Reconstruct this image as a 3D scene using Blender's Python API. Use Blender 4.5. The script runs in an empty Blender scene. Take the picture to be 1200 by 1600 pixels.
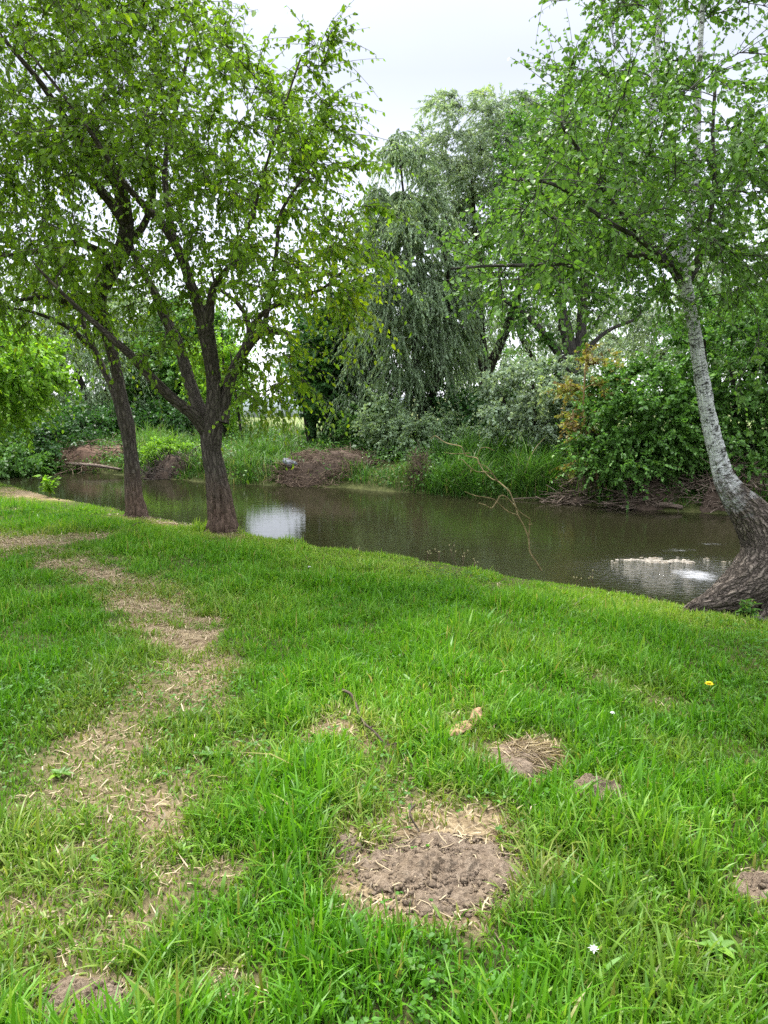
import bpy, math
import numpy as np
R = math.radians
rng = np.random.default_rng(11)
sc = bpy.context.scene
COL = sc.collection
U = rng.uniform
N_ = rng.normal

# ------------------------------------------------------------------ camera model
F = 1164.0; PITCH = R(8.8); CAMZ = 1.6
cp, sp = math.cos(PITCH), math.sin(PITCH)
def P(px, py, Y):
    """world point seen at photo pixel (px,py) at the distance Y in front of the camera"""
    xc = (px - 600) / F; yc = -(py - 800) / F
    dy = cp + yc * sp; dz = -sp + yc * cp
    t = Y / dy
    return np.array([xc * t, Y, CAMZ + dz * t])
def G(px, py, z=0.0):
    xc = (px - 600) / F; yc = -(py - 800) / F
    dy = cp + yc * sp; dz = -sp + yc * cp
    t = (z - CAMZ) / dz
    return np.array([xc * t, dy * t, z])
def proj(p):
    v = p - np.array([0, 0, CAMZ])
    fw = v[..., 1] * cp - v[..., 2] * sp
    up = v[..., 1] * sp + v[..., 2] * cp
    fw = np.maximum(fw, .05)
    return 600 + F * v[..., 0] / fw, 800 - F * up / fw

# ------------------------------------------------------------------ noise
def _h(ix, iy, iz):
    n = (ix.astype(np.int64) * 374761393 + iy.astype(np.int64) * 668265263 + iz.astype(np.int64) * 2147483647) & 0xffffffff
    n = ((n ^ (n >> 13)) * 1274126177) & 0xffffffff
    n = n ^ (n >> 16)
    return (n & 0xffff) / 65535.0
def vnoise(p):
    p = np.asarray(p, float)
    i = np.floor(p); f = p - i; f = f * f * (3 - 2 * f)
    ix, iy, iz = i[..., 0], i[..., 1], i[..., 2]
    r = 0
    for a in (0, 1):
        for b in (0, 1):
            for c in (0, 1):
                w = (f[..., 0] if a else 1 - f[..., 0]) * (f[..., 1] if b else 1 - f[..., 1]) * (f[..., 2] if c else 1 - f[..., 2])
                r = r + w * _h(ix + a, iy + b, iz + c)
    return r
def fbm(p, o=4):
    p = np.asarray(p, float); r = 0; a = .5; s = 0
    for k in range(o):
        r = r + a * vnoise(p * 2 ** k + 17.3 * k); s += a; a *= .5
    return r / s
def xyz(x, y, z=0.0):
    x = np.asarray(x, float)
    return np.stack([x, np.broadcast_to(y, x.shape), np.broadcast_to(z, x.shape)], -1)
def sstep(a, b, x):
    t = np.clip((x - a) / (b - a), 0, 1)
    return t * t * (3 - 2 * t)
def nrm(v):
    return v / np.maximum(np.linalg.norm(v, axis=-1, keepdims=True), 1e-9)

# ------------------------------------------------------------------ mesh helpers
def make_mesh(name, V, faces, mat, attrs=None, smooth=False):
    me = bpy.data.meshes.new(name)
    V = np.ascontiguousarray(V, dtype=np.float32)
    me.vertices.add(len(V)); me.vertices.foreach_set('co', V.ravel())
    faces = [np.asarray(f, dtype=np.int32) for f in faces if len(f)]
    nl = sum(f.size for f in faces); npoly = sum(len(f) for f in faces)
    me.loops.add(nl); me.loops.foreach_set('vertex_index', np.concatenate([f.ravel() for f in faces]))
    tot = np.concatenate([np.full(len(f), f.shape[1], np.int32) for f in faces])
    st = np.concatenate([[0], np.cumsum(tot)[:-1]]).astype(np.int32)
    me.polygons.add(npoly); me.polygons.foreach_set('loop_start', st)
    if smooth:
        me.polygons.foreach_set('use_smooth', np.ones(npoly, bool))
    for k, a in (attrs or {}).items():
        a = np.ascontiguousarray(a, dtype=np.float32)
        if a.ndim == 2:
            at = me.attributes.new(k, 'FLOAT_VECTOR', 'POINT'); at.data.foreach_set('vector', a.ravel())
        else:
            at = me.attributes.new(k, 'FLOAT', 'POINT'); at.data.foreach_set('value', a)
    me.materials.append(mat)
    me.update(calc_edges=True)
    return me
def obj(name, me, parent=None):
    o = bpy.data.objects.new(name, me); COL.objects.link(o)
    if parent is not None: o.parent = parent
    return o
def empty(name, loc):
    o = bpy.data.objects.new(name, None); COL.objects.link(o); o.location = loc
    o.empty_display_size = .2
    return o
def tag(o, label=None, cat=None, group=None, kind=None):
    if label: o['label'] = label
    if cat: o['category'] = cat
    if group: o['group'] = group
    if kind: o['kind'] = kind
    return o
class Acc:
    """collects pieces of ONE mesh"""
    def __init__(s): s.V = []; s.Q = []; s.T = []; s.A = {}; s.n = 0
    def add(s, V, Q=None, T=None, **attrs):
        if Q is not None and len(Q): s.Q.append(np.asarray(Q) + s.n)
        if T is not None and len(T): s.T.append(np.asarray(T) + s.n)
        s.V.append(V); s.n += len(V)
        for k, a in attrs.items(): s.A.setdefault(k, []).append(a)
        return s
    def mesh(s, name, mat, off=(0, 0, 0), smooth=False):
        V = np.concatenate(s.V) - np.asarray(off, float)
        f = []
        if s.Q: f.append(np.concatenate(s.Q))
        if s.T: f.append(np.concatenate(s.T))
        return make_mesh(name, V, f, mat, {k: np.concatenate(a) for k, a in s.A.items()}, smooth)

def smooth_path(pts, n):
    """Catmull-Rom through pts (any number of columns)"""
    p = np.asarray(pts, float)
    p = np.vstack([2 * p[0] - p[1], p, 2 * p[-1] - p[-2]])
    m = len(p) - 3
    t = np.linspace(0, m, n); i = np.minimum(t.astype(int), m - 1); f = (t - i)[:, None]
    a, b, c, d = p[i], p[i + 1], p[i + 2], p[i + 3]
    return .5 * (2 * b + (c - a) * f + (2 * a - 5 * b + 4 * c - d) * f ** 2 + (3 * b - a - 3 * c + d) * f ** 3)
def tubes(pts, rad, sides, disp=None):
    """pts (T,K,3), rad (T,K): T swept tubes; returns V, quads, bark coordinates"""
    pts = np.asarray(pts, float); rad = np.asarray(rad, float)
    T, K, _ = pts.shape
    tan = np.gradient(pts, axis=1); tan = nrm(tan)
    ref = np.where(np.abs(tan[:, :1, 2:3]) > .9, np.array([1., 0, 0]), np.array([0, 0, 1.]))
    n = nrm(np.cross(tan[:, 0], ref[:, 0])); Ns = []
    for k in range(K):
        n = n - (n * tan[:, k]).sum(-1, keepdims=True) * tan[:, k]; n = nrm(n); Ns.append(n)
    Nn = np.stack(Ns, 1); B = np.cross(tan, Nn)
    th = np.linspace(0, 2 * np.pi, sides, endpoint=False)
    c, s = np.cos(th), np.sin(th)
    ringdir = Nn[:, :, None] * c[:, None] + B[:, :, None] * s[:, None]
    ln = np.concatenate([np.zeros((T, 1)), np.cumsum(np.linalg.norm(np.diff(pts, axis=1), axis=-1), 1)], 1)
    rr = np.broadcast_to(rad[:, :, None], (T, K, sides))
    if disp is not None:
        rr = disp(rr, ringdir, ln, c, s)
    V = pts[:, :, None] + ringdir * rr[..., None]
    r0 = rad[:, :, None]
    bk = np.stack([r0 * c, r0 * s, np.broadcast_to(ln[:, :, None], (T, K, sides))], -1)
    idx = np.arange(T * K * sides).reshape(T, K, sides)
    a = idx[:, :-1]; b = idx[:, 1:]
    Q = np.stack([a, np.roll(a, -1, 2), np.roll(b, -1, 2), b], -1).reshape(-1, 4)
    return V.reshape(-1, 3), Q, bk.reshape(-1, 3)
def one_tube(acc, path4, n, sides, disp=None, relax=0):
    q = smooth_path(path4, n)
    for _ in range(relax): q[1:-1] = .25 * q[:-2] + .5 * q[1:-1] + .25 * q[2:]
    V, Q, bk = tubes(q[None, :, :3], np.maximum(q[None, :, 3], .002), sides, disp)
    acc.add(V, Q, bk=bk)
    return q

# ------------------------------------------------------------------ leaves / blades
def leaves(acc, pos, d, nn, L, W, shape='ovate', rnd=None, fold=.22, curl=.15):
    m = len(pos)
    d = nrm(d); side = nrm(np.cross(d, nn)); nn = np.cross(side, d)
    L = np.broadcast_to(L, (m,))[:, None]; W = np.broadcast_to(W, (m,))[:, None]
    if rnd is None: rnd = rng.random(m)
    if shape == 'ovate':
        prof = [(0, 0), (.28, .5), (.68, .36), (1, 0), (.68, -.36), (.28, -.5)]
        F4 = np.array([[0, 1, 2, 3], [0, 3, 4, 5]]); F3 = None
    elif shape == 'round':
        prof = [(0, 0), (.25, .5), (.7, .48), (1, 0), (.7, -.48), (.25, -.5)]
        F4 = np.array([[0, 1, 2, 3], [0, 3, 4, 5]]); F3 = None
    else:
        prof = [(0, 0), (.42, .5), (1, 0), (.42, -.5)]
        F3 = np.array([[0, 1, 2], [0, 2, 3]]); F4 = None
    vs = []
    for a, b in prof:
        vs.append(pos + d * L * a + side * W * b + nn * (abs(b) * fold * W - curl * L * a * a))
    V = np.stack(vs, 1).reshape(-1, 3); k = len(prof)
    base = (np.arange(m) * k)[:, None, None]
    Q = (F4[None] + base).reshape(-1, 4) if F4 is not None else None
    T = (F3[None] + base).reshape(-1, 3) if F3 is not None else None
    acc.add(V, Q, T, rnd=np.repeat(rnd, k))
def blades(acc, pos, h, w, az, bend, rnd, hue, segs=2, twist=None):
    m = len(pos)
    dr = np.stack([np.cos(az), np.sin(az), np.zeros(m)], -1)
    ta = az + np.pi / 2 + (twist if twist is not None else N_(0, .5, m))
    sd = np.stack([np.cos(ta), np.sin(ta), np.zeros(m)], -1)
    ts = np.linspace(0, 1, segs + 1); rows = []
    for t in ts[:-1]:
        c = pos + np.array([0, 0, 1.]) * (h * (t - .45 * np.minimum(bend, 1.6) * t * t))[:, None] + dr * (h * bend * t * t * .8)[:, None]
        ww = (w * (.75 + .6 * t - 1.0 * t * t) * .5)[:, None]
        rows += [c - sd * ww, c + sd * ww]
    t = 1.0
    rows.append(pos + np.array([0, 0, 1.]) * (h * (t - .45 * np.minimum(bend, 1.6)))[:, None] + dr * (h * bend * .8)[:, None])
    V = np.stack(rows, 1).reshape(-1, 3); k = len(rows)
    base = (np.arange(m) * k)[:, None, None]
    qs = np.array([[2 * j, 2 * j + 1, 2 * j + 3, 2 * j + 2] for j in range(segs - 1)])
    Q = (qs[None] + base).reshape(-1, 4) if segs > 1 else None
    T = (np.array([[k - 3, k - 2, k - 1]])[None] + base).reshape(-1, 3)
    acc.add(V, Q, T, rnd=np.repeat(rnd, k), hue=np.repeat(hue, k))

# ------------------------------------------------------------------ materials
def nt(name):
    m = bpy.data.materials.new(name); m.use_nodes = True
    t = m.node_tree; t.nodes.clear()
    out = t.nodes.new('ShaderNodeOutputMaterial')
    return m, t, out
def node(t, typ, **kw):
    n = t.nodes.new('ShaderNode' + typ)
    for k, v in kw.items():
        if k in n.inputs.keys() if isinstance(k, str) else False: n.inputs[k].default_value = v
        else: setattr(n, k, v)
    return n
def attr(t, name):
    n = t.nodes.new('ShaderNodeAttribute'); n.attribute_name = name; return n
def ramp(t, stops, fac=None, interp='LINEAR'):
    n = t.nodes.new('ShaderNodeValToRGB'); r = n.color_ramp; r.interpolation = interp
    while len(r.elements) < len(stops): r.elements.new(.5)
    for e, (p, c) in zip(r.elements, stops):
        e.position = p; e.color = (*c, 1) if len(c) == 3 else c
    if fac is not None: t.links.new(fac, n.inputs[0])
    return n
def noise(t, scale, detail=4, rough=.55, vec=None, dist=0.0):
    n = t.nodes.new('ShaderNodeTexNoise'); n.inputs['Scale'].default_value = scale
    n.inputs['Detail'].default_value = detail; n.inputs['Roughness'].default_value = rough
    n.inputs['Distortion'].default_value = dist
    if vec is not None: t.links.new(vec, n.inputs['Vector'])
    return n
def mapping(t, vec, scale=(1, 1, 1), loc=(0, 0, 0)):
    n = t.nodes.new('ShaderNodeMapping'); n.inputs['Scale'].default_value = scale; n.inputs['Location'].default_value = loc
    t.links.new(vec, n.inputs['Vector']); return n.outputs[0]
def mixc(t, fac, a, b, blend='MIX'):
    n = t.nodes.new('ShaderNodeMix'); n.data_type = 'RGBA'; n.blend_type = blend
    def put(v, s):
        if isinstance(v, (tuple, list)): n.inputs[s].default_value = (*v, 1) if len(v) == 3 else v
        elif isinstance(v, (int, float)): n.inputs[s].default_value = v
        else: t.links.new(v, n.inputs[s])
    put(fac, 0); put(a, 6); put(b, 7)
    return n.outputs[2]
def math_(t, op, a, b=None, c=None, clamp=False):
    n = t.nodes.new('ShaderNodeMath'); n.operation = op; n.use_clamp = clamp
    for k, v in enumerate((a, b, c)):
        if v is None: continue
        if isinstance(v, (int, float)): n.inputs[k].default_value = v
        else: t.links.new(v, n.inputs[k])
    return n.outputs[0]
def bump(t, h, strength=.5, dist=.02):
    n = t.nodes.new('ShaderNodeBump'); n.inputs['Strength'].default_value = strength; n.inputs['Distance'].default_value = dist
    t.links.new(h, n.inputs['Height']); return n.outputs[0]
def geo_pos(t):
    return t.nodes.new('ShaderNodeNewGeometry').outputs['Position']

def foliage(name, stops, trans=.4, rough=.5, spec=.3, tboost=(1.25, 1.3, .7), hue=None):
    """leaf material: colour by the leaf's own random number, light passing through the blade"""
    m, t, out = nt(name)
    a = attr(t, 'rnd')
    col = ramp(t, stops, a.outputs['Fac']).outputs[0]
    if hue:
        h = attr(t, 'hue')
        col = mixc(t, h.outputs['Fac'], col, ramp(t, hue, a.outputs['Fac']).outputs[0])
    pr = node(t, 'BsdfPrincipled'); pr.inputs['Roughness'].default_value = rough
    pr.inputs['Specular IOR Level'].default_value = spec
    t.links.new(col, pr.inputs['Base Color'])
    tr = node(t, 'BsdfTranslucent')
    t.links.new(mixc(t, 1.0, col, tboost, 'MULTIPLY'), tr.inputs['Color'])
    mx = node(t, 'MixShader'); mx.inputs[0].default_value = trans
    t.links.new(pr.outputs[0], mx.inputs[1]); t.links.new(tr.outputs[0], mx.inputs[2])
    t.links.new(mx.outputs[0], out.inputs[0])
    return m
def lin(r, g, b):
    f = lambda v: ((v / 255) / 12.92 if v < 11 else (((v / 255) + .055) / 1.055) ** 2.4)
    return (f(r), f(g), f(b))
def k3(c, s): return tuple(min(1, v * s) for v in c)
def leafmat(name, base, var=.35, yellow=.25, **kw):
    d = k3(base, 1 - var); l = k3(base, 1 + var)
    y = (min(1, base[0] * (1 + var + yellow * 1.6)), base[1] * (1 + var + yellow * .5), base[2] * .8)
    return foliage(name, [(0, d), (.45, base), (.8, l), (1, y)], **kw)
def simple(name, col, rough=.8, spec=.2, nscale=None, var=.3, bstr=.0, bscale=40):
    m, t, out = nt(name)
    pr = node(t, 'BsdfPrincipled'); pr.inputs['Roughness'].default_value = rough; pr.inputs['Specular IOR Level'].default_value = spec
    pos = geo_pos(t)
    if nscale:
        n = noise(t, nscale, 5, .6, pos)
        c = ramp(t, [(.3, k3(col, 1 - var)), (.7, k3(col, 1 + var))], n.outputs[0]).outputs[0]
        t.links.new(c, pr.inputs['Base Color'])
    else: pr.inputs['Base Color'].default_value = (*col, 1)
    if bstr:
        t.links.new(bump(t, noise(t, bscale, 5, .6, pos).outputs[0], bstr, .01), pr.inputs['Normal'])
    t.links.new(pr.outputs[0], out.inputs[0]); return m
def bark_cracks(t, bk, scale, stretch):
    """plates between long furrows: 0 in the crack, 1 on the plate"""
    wn = noise(t, scale * .45, 3, .6, bk)
    vm = t.nodes.new('ShaderNodeVectorMath'); vm.operation = 'MULTIPLY_ADD'
    t.links.new(wn.outputs['Color'], vm.inputs[0]); vm.inputs[1].default_value = (.055, .055, .16); t.links.new(bk, vm.inputs[2])
    vo = t.nodes.new('ShaderNodeTexVoronoi'); vo.feature = 'DISTANCE_TO_EDGE'; vo.inputs['Scale'].default_value = scale
    t.links.new(mapping(t, vm.outputs[0], (1, 1, stretch)), vo.inputs['Vector'])
    return ramp(t, [(0, (0, 0, 0)), (.10, (.45, .45, .45)), (.32, (1, 1, 1))], vo.outputs['Distance']).outputs[0]
def barkmat(name, dark, light, low=None, lowtop=.6, scale=14, stretch=.18, bstr=.8):
    m, t, out = nt(name)
    bk = attr(t, 'bk').outputs['Vector']
    v = mapping(t, bk, (1, 1, stretch))
    n1 = noise(t, scale * 3, 6, .65, v, .6); n2 = noise(t, scale * .6, 3, .5, bk)
    c = ramp(t, [(.3, k3(dark, .55)), (.48, dark), (.66, light)], n1.outputs[0]).outputs[0]
    c = mixc(t, math_(t, 'MULTIPLY', n2.outputs[0], .55), c, k3(light, .8))
    cr = bark_cracks(t, bk, scale * 1.7, stretch * 1.3)
    c = mixc(t, mixc(t, cr, (.8, .8, .8), (0, 0, 0)), c, k3(dark, .5))
    # lichen / moss specks
    n3 = noise(t, scale * 1.3, 4, .7, bk)
    c = mixc(t, ramp(t, [(.58, (0, 0, 0)), (.72, (.5, .5, .5))], n3.outputs[0]).outputs[0], c, (.11, .13, .075))
    if low:
        z = node(t, 'SeparateXYZ'); t.links.new(bk, z.inputs[0])
        zz = math_(t, 'ADD', z.outputs[2], math_(t, 'MULTIPLY', math_(t, 'SUBTRACT', n2.outputs[0], .5), .5))
        f = ramp(t, [(0, (1, 1, 1)), (1, (0, 0, 0))], math_(t, 'DIVIDE', math_(t, 'SUBTRACT', zz, lowtop - .25), .55, clamp=True)).outputs[0]
        lowc = ramp(t, [(.3, k3(low, .35)), (.5, low), (.7, k3(low, 1.6))], n1.outputs[0]).outputs[0]
        c = mixc(t, f, c, lowc)
    pr = node(t, 'BsdfPrincipled'); pr.inputs['Roughness'].default_value = .9; pr.inputs['Specular IOR Level'].default_value = .15
    t.links.new(c, pr.inputs['Base Color'])
    t.links.new(bump(t, math_(t, 'ADD', math_(t, 'MULTIPLY', n1.outputs[0], .5), cr), bstr, .03), pr.inputs['Normal'])
    t.links.new(pr.outputs[0], out.inputs[0]); return m

# ------------------------------------------------------------------ terrain
WATER = -.55
crest_px = [(0, 752), (100, 776), (212, 799), (350, 824), (500, 850), (700, 875), (850, 900), (1000, 925), (1090, 941), (1200, 968)]
cx = [G(*p) for p in crest_px]
CX = np.array([-60, -40, -16, -11.5, -9] + [c[0] for c in cx] + [3.6, 6, 12, 40]); CY = np.array([52, 38, 20.5, 18, 16] + [c[1] for c in cx] + [4.8, 4.3, 3.4, 0])
far_px = [(90, 739), (150, 738), (230, 746), (300, 751), (360, 757), (440, 758), (540, 761), (600, 767), (650, 771), (740, 779), (860, 782), (900, 787), (1000, 796), (1090, 800), (1200, 806)]
fx = [G(px, py, WATER) for px, py in far_px]
FX = np.array([-60, -40, -14, -11] + [c[0] for c in fx] + [12, 20, 40]); FY = np.array([60, 44, 24, 21.6] + [c[1] for c in fx] + [12.6, 11.5, 9])
def near_edge(x): return np.interp(x, CX, CY)
def far_edge(x): return np.interp(x, FX, FY)
PATCHES = [  # photo px of bare / worn spots: cx, cy, rx, ry, strength
    (20, 850, 110, 15, .85), (110, 886, 70, 16, .7), (170, 912, 65, 17, .78), (225, 943, 75, 24, .85), (275, 998, 72, 34, .98), (310, 1060, 70, 46, .7), (230, 1075, 60, 40, .45), (150, 840, 60, 8, .6), (60, 866, 70, 10, .5), (140, 898, 55, 12, .55), (200, 928, 55, 15, .6), (250, 970, 55, 20, .62), (292, 1032, 60, 30, .6), (270, 1110, 60, 50, .5),
    (140, 1160, 36, 18, .7), (195, 1168, 24, 12, .6), (250, 1290, 55, 60, .75), (340, 1120, 60, 55, .42), (190, 1210, 150, 130, .52), (90, 1300, 100, 70, .5), (240, 1330, 45, 70, .75), (120, 1450, 120, 60, .5),
    (60, 1400, 150, 150, .50), (520, 1150, 48, 28, .9), (570, 1165, 60, 26, .6), (820, 1200, 52, 34, .8), (692, 1372, 150, 95, 1.3),
    (680, 1280, 72, 44, .85), (540, 1330, 34, 40, .75), (885, 1380, 34, 20, .7), (1185, 1390, 30, 36, 1.0), (140, 1572, 95, 52, 1.3),
    (310, 1560, 100, 40, .42), (290, 812, 45, 8, .75), (350, 834, 34, 7, .5), (214, 808, 30, 6, .5), (70, 768, 85, 12, .9), (715, 1142, 45, 15, .6), (1010, 1530, 130, 80, .30),
    (935, 1255, 44, 26, 1.0), (400, 1190, 50, 40, .4), (600, 1240, 70, 40, .35), (1080, 1200, 60, 20, .22), (590, 893, 18, 4, .5),
    (60, 930, 60, 10, .25), (330, 1370, 50, 50, .3), (790, 915, 12, 9, .5), (895, 950, 16, 5, .6), (1050, 930, 60, 6, .3)]
def bare(x, y):
    px, py = proj(xyz(x, y, 0.0)); px = np.where(y < .8, -9999, px)
    wob = fbm(xyz(x * 5, y * 5, 3.1), 3) - .5
    px = px + wob * 95; py = py + (fbm(xyz(x * 5, y * 5, 9.7), 3) - .5) * 55 * sstep(820, 1100, py) + (fbm(xyz(x * 5, y * 5, 9.7), 3) - .5) * 16
    b = np.zeros_like(px)
    for a, c, rx, ry, s in PATCHES:
        d = np.sqrt(((px - a) / rx) ** 2 + ((py - c) / ry) ** 2)
        b = np.maximum(b, s * sstep(1.55, .40, d))
    n = fbm(xyz(x * 2.3, y * 2.3, 5.5), 4)
    b = b + .35 * sstep(.60, .78, n)
    return np.clip(b, 0, 1.4)
SHOAL = G(1045, 876, WATER)   # the shallow gravel bar
def height(x, y):
    dn = y - near_edge(x); df = y - far_edge(x)
    und = (fbm(xyz(x * .5, y * .5, 1.0), 3) - .5) * .10 + (fbm(xyz(x * 2.5, y * 2.5, 4.0), 3) - .5) * .035
    zn = und * sstep(.3, -.8, dn) - .04 * sstep(-1.5, .1, dn) - .95 * sstep(-.05, .75, dn + (fbm(xyz(x * 3, y * 3, 0.0), 3) - .5) * .25)
    und2 = (fbm(xyz(x * .8, y * .8, 8.0), 3) - .5)
    e = df + und2 * .5
    zf = -1.0 + .45 * sstep(-1.4, 0, e) + .30 * sstep(-.05, .35, e) + .38 * sstep(.2, 2.2, e) + .20 * sstep(2, 7, e) + und2 * .25 * sstep(0, 2, e)
    zf = np.where(df > 20, zf * 1 + .3 * sstep(20, 60, df), zf)
    z = np.maximum(zn, zf)
    wx_ = x + .5 * (fbm(xyz(x * 2.2, y * 2.2, 70.), 3) - .5); wy_ = y + .35 * (fbm(xyz(x * 2.2, y * 2.2, 80.), 3) - .5)
    ga = ((wx_ - SHOAL[0]) / .75) ** 2 + ((wy_ - SHOAL[1]) / .28) ** 2
    return np.maximum(z, WATER + .010 - .022 * ga - .05 * (fbm(xyz(x * 6, y * 11, 2.), 3) - .42) * 2)
def gz(x, y): return float(height(np.array([x], float), np.array([y], float))[0])
def GG(px, py):
    """photo pixel -> point on the near lawn"""
    p = G(px, py); return np.array([p[0], p[1], gz(p[0], p[1])])

def graded(lo, hi, steps):
    return np.unique(np.round(np.concatenate(steps), 4))
gx = np.concatenate([-np.geomspace(400, 12.4, 22), np.arange(-12, -4, .12), np.arange(-4, 4, .055), np.arange(4, 12.01, .12), np.geomspace(12.4, 400, 22)])
gy = np.concatenate([-np.geomspace(60, 1, 10), np.arange(-.8, 1.2, .2), np.arange(1.2, 4.5, .04), np.arange(4.5, 10, .07), np.arange(10, 26, .14), np.geomspace(26.2, 700, 34)])
XX, YY = np.meshgrid(gx, gy)
ZZ = height(XX.ravel(), YY.ravel())
BB = bare(XX.ravel(), YY.ravel())
DN = (YY.ravel() - near_edge(XX.ravel())); DF = YY.ravel() - far_edge(XX.ravel())
idx = np.arange(len(gx) * len(gy)).reshape(len(gy), len(gx))
Q = np.stack([idx[:-1, :-1], idx[:-1, 1:], idx[1:, 1:], idx[1:, :-1]], -1).reshape(-1, 4)
# ground material: soil, straw, dirt by the wear mask; river bed and far bank by height
m, t, out = nt('ground_soil')
pos = geo_pos(t); b = attr(t, 'bare').outputs['Fac']; wet = attr(t, 'bed').outputs['Fac']; fld = attr(t, 'field').outputs['Fac']
n1 = noise(t, 9, 6, .65, pos); n2 = noise(t, 55, 5, .7, pos); n3 = noise(t, 1.6, 4, .6, pos)
soil = ramp(t, [(.3, (.035, .045, .014)), (.55, (.075, .085, .026)), (.75, (.13, .12, .05))], n1.outputs[0]).outputs[0]
straw = ramp(t, [(.28, (.12, .088, .05)), (.45, (.27, .205, .115)), (.62, (.40, .31, .18)), (.8, (.50, .41, .26))], n2.outputs[0]).outputs[0]
dirt = ramp(t, [(.3, (.092, .064, .036)), (.5, (.18, .128, .072)), (.72, (.285, .215, .128))], n2.outputs[0]).outputs[0]
sd = mixc(t, ramp(t, [(.40, (0, 0, 0)), (.60, (1, 1, 1))], n1.outputs[0]).outputs[0], straw, dirt)
c = mixc(t, ramp(t, [(.18, (0, 0, 0)), (.75, (1, 1, 1))], math_(t, 'ADD', b, math_(t, 'MULTIPLY', math_(t, 'SUBTRACT', n1.outputs[0], .5), .7))).outputs[0], soil, sd)
vb = mapping(t, pos, (.35, 1.9, 1)); nb = noise(t, 1.3, 5, .65, vb, .8)
bed = ramp(t, [(.34, (.025, .035, .012)), (.48, (.075, .064, .03)), (.62, (.12, .095, .05)), (.8, (.19, .155, .10))], nb.outputs[0]).outputs[0]
c = mixc(t, wet, c, bed)
c = mixc(t, attr(t, 'shoal').outputs['Fac'], c, ramp(t, [(.35, (.10, .085, .06)), (.65, (.26, .225, .17))], n2.outputs[0]).outputs[0])
field = ramp(t, [(.3, (.12, .18, .05)), (.6, (.22, .24, .10)), (.8, (.32, .30, .16))], n3.outputs[0]).outputs[0]
c = mixc(t, fld, c, field)
pr = node(t, 'BsdfPrincipled'); pr.inputs['Roughness'].default_value = .95; pr.inputs['Specular IOR Level'].default_value = .1
t.links.new(c, pr.inputs['Base Color']); t.links.new(bump(t, n2.outputs[0], .9, .02), pr.inputs['Normal'])
t.links.new(pr.outputs[0], out.inputs[0])
M_ground = m
bedf = sstep(-.52, -.66, ZZ)
me = make_mesh('ground', np.stack([XX.ravel(), YY.ravel(), ZZ], -1), [Q], M_ground,
               dict(bare=BB * (DN < .4), bed=bedf, field=sstep(9, 14, DF), shoal=sstep(9, .5, ((XX.ravel() - SHOAL[0]) / .75) ** 2 + ((YY.ravel() - SHOAL[1]) / .26) ** 2)), True)
tag(obj('ground', me), kind='structure')

# ------------------------------------------------------------------ river water
m, t, out = nt('river_water')
pos = geo_pos(t)
wv = mapping(t, pos, (.55, 1.7, 1)); w1 = noise(t, 2.2, 3, .5, wv, .4); w2 = noise(t, 9, 3, .55, mapping(t, pos, (.45, 2.4, 1)), .3)
w3 = noise(t, 15, 4, .6, mapping(t, pos, (.8, 1.3, 1)), .5)
xs = node(t, 'SeparateXYZ'); t.links.new(pos, xs.inputs[0])
ru = attr(t, 'rough').outputs['Fac']
h = math_(t, 'ADD', math_(t, 'MULTIPLY', w1.outputs[0], .20), math_(t, 'MULTIPLY', w2.outputs[0], .10))
h = math_(t, 'ADD', h, math_(t, 'MULTIPLY', math_(t, 'MULTIPLY', w3.outputs[0], 3.2), ru))
bn = bump(t, h, .5, .02)
gl = node(t, 'BsdfGlossy'); gl.inputs['Roughness'].default_value = .008; t.links.new(bn, gl.inputs['Normal'])
trn = node(t, 'BsdfTransparent'); trn.inputs['Color'].default_value = (.42, .43, .26, 1)
df = node(t, 'BsdfDiffuse'); df.inputs['Color'].default_value = (.060, .060, .027, 1)
bodymix = node(t, 'MixShader'); bodymix.inputs[0].default_value = .27
t.links.new(trn.outputs[0], bodymix.inputs[1]); t.links.new(df.outputs[0], bodymix.inputs[2])
fr = node(t, 'Fresnel'); fr.inputs['IOR'].default_value = 2.2; t.links.new(bn, fr.inputs['Normal'])
mx = node(t, 'MixShader'); t.links.new(fr.outputs[0], mx.inputs[0]); t.links.new(bodymix.outputs[0], mx.inputs[1]); t.links.new(gl.outputs[0], mx.inputs[2])
# bright sky reflection on the riffle, painted in as white diffuse streaks
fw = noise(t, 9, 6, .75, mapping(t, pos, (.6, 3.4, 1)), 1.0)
fm = ramp(t, [(.34, (0, 0, 0)), (.60, (1, 1, 1))], math_(t, 'MULTIPLY', fw.outputs[0], math_(t, 'POWER', attr(t, 'sky_glint').outputs['Fac'], .6))).outputs[0]
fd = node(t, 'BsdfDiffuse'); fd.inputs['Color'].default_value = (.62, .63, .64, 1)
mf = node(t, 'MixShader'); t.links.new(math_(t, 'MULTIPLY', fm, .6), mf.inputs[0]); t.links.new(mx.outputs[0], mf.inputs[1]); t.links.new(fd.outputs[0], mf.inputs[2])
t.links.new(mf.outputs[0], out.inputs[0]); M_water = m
wx = np.concatenate([np.linspace(-70, -14, 20), np.arange(-13, 0, .25), np.arange(0, 7, .08), np.arange(7, 13.1, .25), np.linspace(14, 60, 16)]); wy = np.concatenate([np.arange(1, 5, .25), np.arange(5, 12, .08), np.arange(12, 26, .25), np.linspace(26.5, 60, 14)])
WX, WY = np.meshgrid(wx, wy); ii = np.arange(WX.size).reshape(WX.shape)
Qw = np.stack([ii[:-1, :-1], ii[:-1, 1:], ii[1:, 1:], ii[1:, :-1]], -1).reshape(-1, 4)
rg = G(1065, 893, WATER)
ru_ = np.exp(-(((WX - rg[0]) / 1.15) ** 2 + ((WY - rg[1]) / .95) ** 2)) + .5 * np.exp(-(((WX - rg[0] - 3) / 2.5) ** 2 + ((WY - rg[1] + .5) / 1.6) ** 2)) + .015
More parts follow.
